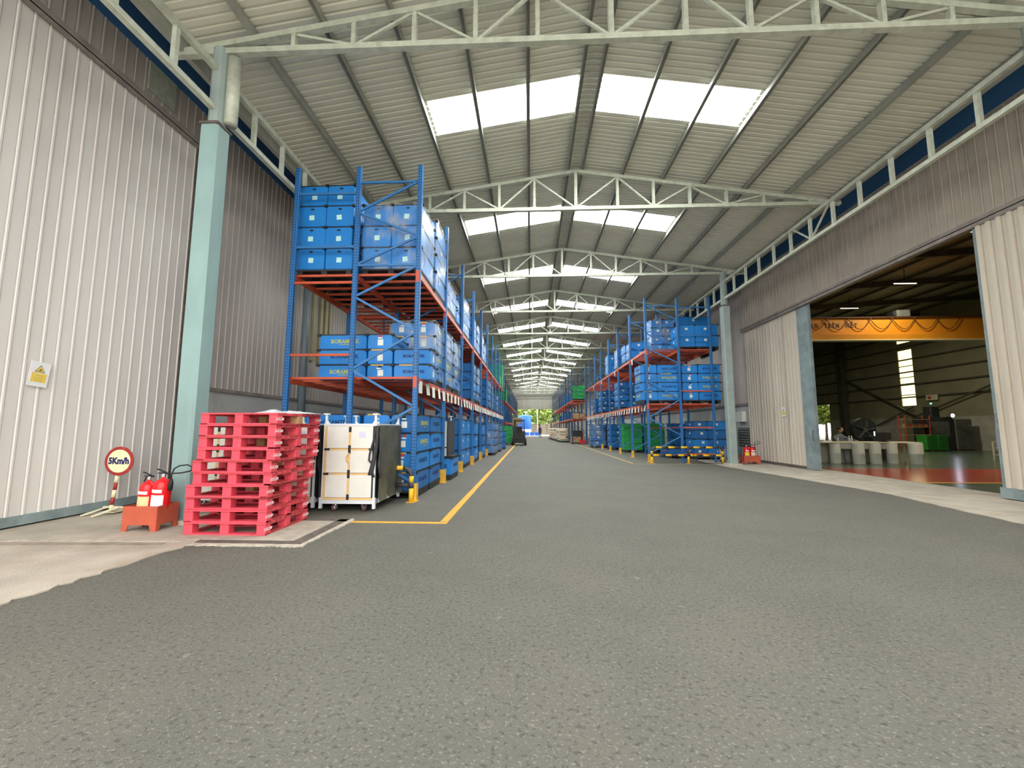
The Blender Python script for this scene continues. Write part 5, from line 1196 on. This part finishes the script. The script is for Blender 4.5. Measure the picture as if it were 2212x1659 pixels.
block_machine(24.6, 21.4, 1.5, .9, 1.35, mach_d, 'dark lathe on a pale stand at the right of the workshop', 'machine', [('bed', MB().box(-1.0, 1.0, -.3, .3, 1.35, 1.6, mach_d)), ('chuck', MB().lathe([(.2, 0), (.2, .2)], mach_g, 14, Matrix.Translation((-.7, -.3, 1.6)) @ Matrix.Rotation(PI / 2, 4, 'X')))])
t = thing('trolley', 'low cream wire trolley in front of the dark lathe', 'trolley', (21.2, 19.4, .014))
for xx in (-.6, .6):
    for yy in (-.3, .3): part('leg', MB().bar((xx, yy, 0), (xx, yy, .85), .04, .04, creamwood), t)
for z in (.25, .55, .83): part('tray', MB().box(-.6, .6, -.3, .3, z, z + .025, creamwood), t)
t = thing('pedestal', 'dark bench grinder on a pedestal near the right door', 'grinder', (18.2, 15.6, .014)); part('post', MB().lathe([(.2, 0), (.2, .03), (.07, .06), (.07, .85), (.16, .87)], mach_d, 14), t); part('motor', MB().lathe([(.11, -.25), (.11, .25)], mach_g, 14, Matrix.Translation((0, 0, 1.0)) @ Matrix.Rotation(PI / 2, 4, 'Y')), t); part('wheel', MB().lathe([(.12, .27), (.12, .31)], mach_d, 16, Matrix.Translation((0, 0, 1.0)) @ Matrix.Rotation(PI / 2, 4, 'Y')), t)
for i, (xx, yy, z) in enumerate([(19.15, 21.5, 8.8), (16.0, 15.2, 8.55), (20.46, 27.0, 9.1)]):
    la = bpy.data.lights.new('workshop_fill_light', 'AREA'); la.shape = 'RECTANGLE'; la.size = 1.2; la.size_y = .15; la.energy = (160, 330, 420)[i]; la.color = (1.0, .93, .74)  # area fill lights added at the tubes to brighten the workshop interior
    lo = bpy.data.objects.new('workshop_fill_light', la); C.objects.link(lo); lo.location = (xx, yy, z - .05)
    t = thing('tube_light', 'dim tube light under the workshop roof, ' + ['middle one', 'nearest the door', 'deepest inside'][i], 'lamp', (xx, yy, z)); part('tube', MB().bar((-.55, 0, 0), (.55, 0, 0), .05, .04, lamp_w), t); part('fixture', MB().bar((-.6, 0, .05), (.6, 0, .05), .12, .05, mach_g), t); part('hanger', MB().bar((0, 0, .06), (0, 0, .8), .02, .02, mach_d), t)
t = thing('machine_table', 'dark cabinet beside the open workshop door end', 'cabinet', (12.05, 19.6, .014)); part('body', MB().cbox(-.55, .55, -.3, .3, 0, .5, mach_d, .04), t); part('monitor', MB().box(-.4, .3, -.05, .05, .9, 1.3, mach_d), t); part('desk', MB().box(-.6, .9, -.4, .4, .84, .88, mach_g), t)

# ---------------------------------------------------------------- outside beyond the far door and the workshop opening
def tree(x, y, s, h, seed, label):
    rr_ = random.Random(seed); t = thing('tree', label, 'tree', (x, y, 0), group='trees in the yard beyond the far door')
    part('trunk', MB().tube([(0, 0, 0), (.05, 0, h * .35), (0.1, .05, h * .7)], [.16 * s, .12 * s, .06 * s], barkm, 8), t, smooth=True)
    b = MB(); k = b.mi(leafm)
    for i in range(1500):
        a = rr_.uniform(0, 2 * PI); c_ = rr_.uniform(-1, 1); q = rr_.uniform(.45, 1) ** .5; e = math.sqrt(1 - c_ * c_)
        p = Vector((2.4 * s * q * e * math.cos(a), 2.0 * s * q * e * math.sin(a), h * .72 + h * .36 * c_ * q)); u = Vector((rr_.uniform(-1, 1), rr_.uniform(-1, 1), rr_.uniform(-.6, .6))).normalized() * .32; v = u.cross(Vector((rr_.uniform(-1, 1), rr_.uniform(-1, 1), 1))).normalized() * .2
        o_ = len(b.v); b.v += [tuple(p - u), tuple(p + v), tuple(p + u), tuple(p - v)]; b.f.append([o_, o_ + 1, o_ + 2, o_ + 3]); b.m.append(k)
    o = part('foliage', b, t); o['kind'] = 'stuff'
for i, (x, y, s, h) in enumerate([(-4.2, 93, 1.3, 6.5), (-.6, 96, 1.4, 7.2), (1.9, 91, 1.1, 6.0), (4.6, 95, 1.35, 6.8), (8.2, 93, 1.4, 6.6)]):
    tree(x, y, s, h, 40 + i, 'leafy green tree beyond the far door, ' + ['leftmost', 'second from the left', 'middle one behind the white pole', 'fourth from the left', 'rightmost'][i])
yard = struct('ground_yard', MB().box(-40, 60, YE + 1.6, 150, -.02, .01, yardm))
yw = struct('wall_yard', MB().box(-30, 40, 99, 99.3, 0, 2.6, brickw))
for i in range(24): part('wall_pier', MB().box(-29 + i * 3, -28.7 + i * 3, 98.85, 99, 0, 2.75, brickw), yw)
t = thing('storage_tank', 'large blue tank on a white base outside the far door', 'tank', (-1.15, 87.0, 0)); part('shell', MB().lathe([(1.3, 1.25), (1.34, 1.3), (1.34, 3.9), (1.2, 4.05), (.4, 4.2)], tankm, 28), t, smooth=True); part('base', MB().cbox(-1.2, 1.3, -1.2, 1.2, 0, 1.25, whitep, .2), t)
for i in range(3):
    b = MB(); b.cbox(-.42, .42, -.5, .5, 0, .62, tankm, .03); b.box(-.46, .46, -.54, .54, .56, .64, tankm); o = link('bin', b.mesh('bin'), None, (-.7 + i * .98, 82.5, .01)); tag(o, 'blue bin on the ground outside the far door, ' + ['left of three', 'middle of three', 'right of three'][i], 'bin', 'blue bins outside')
o = link('light_pole', MB().tube([(0, 0, 0), (0, 0, 7)], .09, whitem, 10).mesh('light_pole', True), None, (1.45, 88, 0)); tag(o, 'slim white pole standing outside the far door', 'pole')
for i, (x, y, s, h) in enumerate([(37, 49, 1.2, 6), (36.2, 53, 1.0, 5.2), (39, 56, 1.3, 6.4), (35.5, 58.5, 1.0, 5)]):
    tree(x, y, s, h, 70 + i, 'leafy green tree outside the workshop opening, %s from its front' % ORD[i])
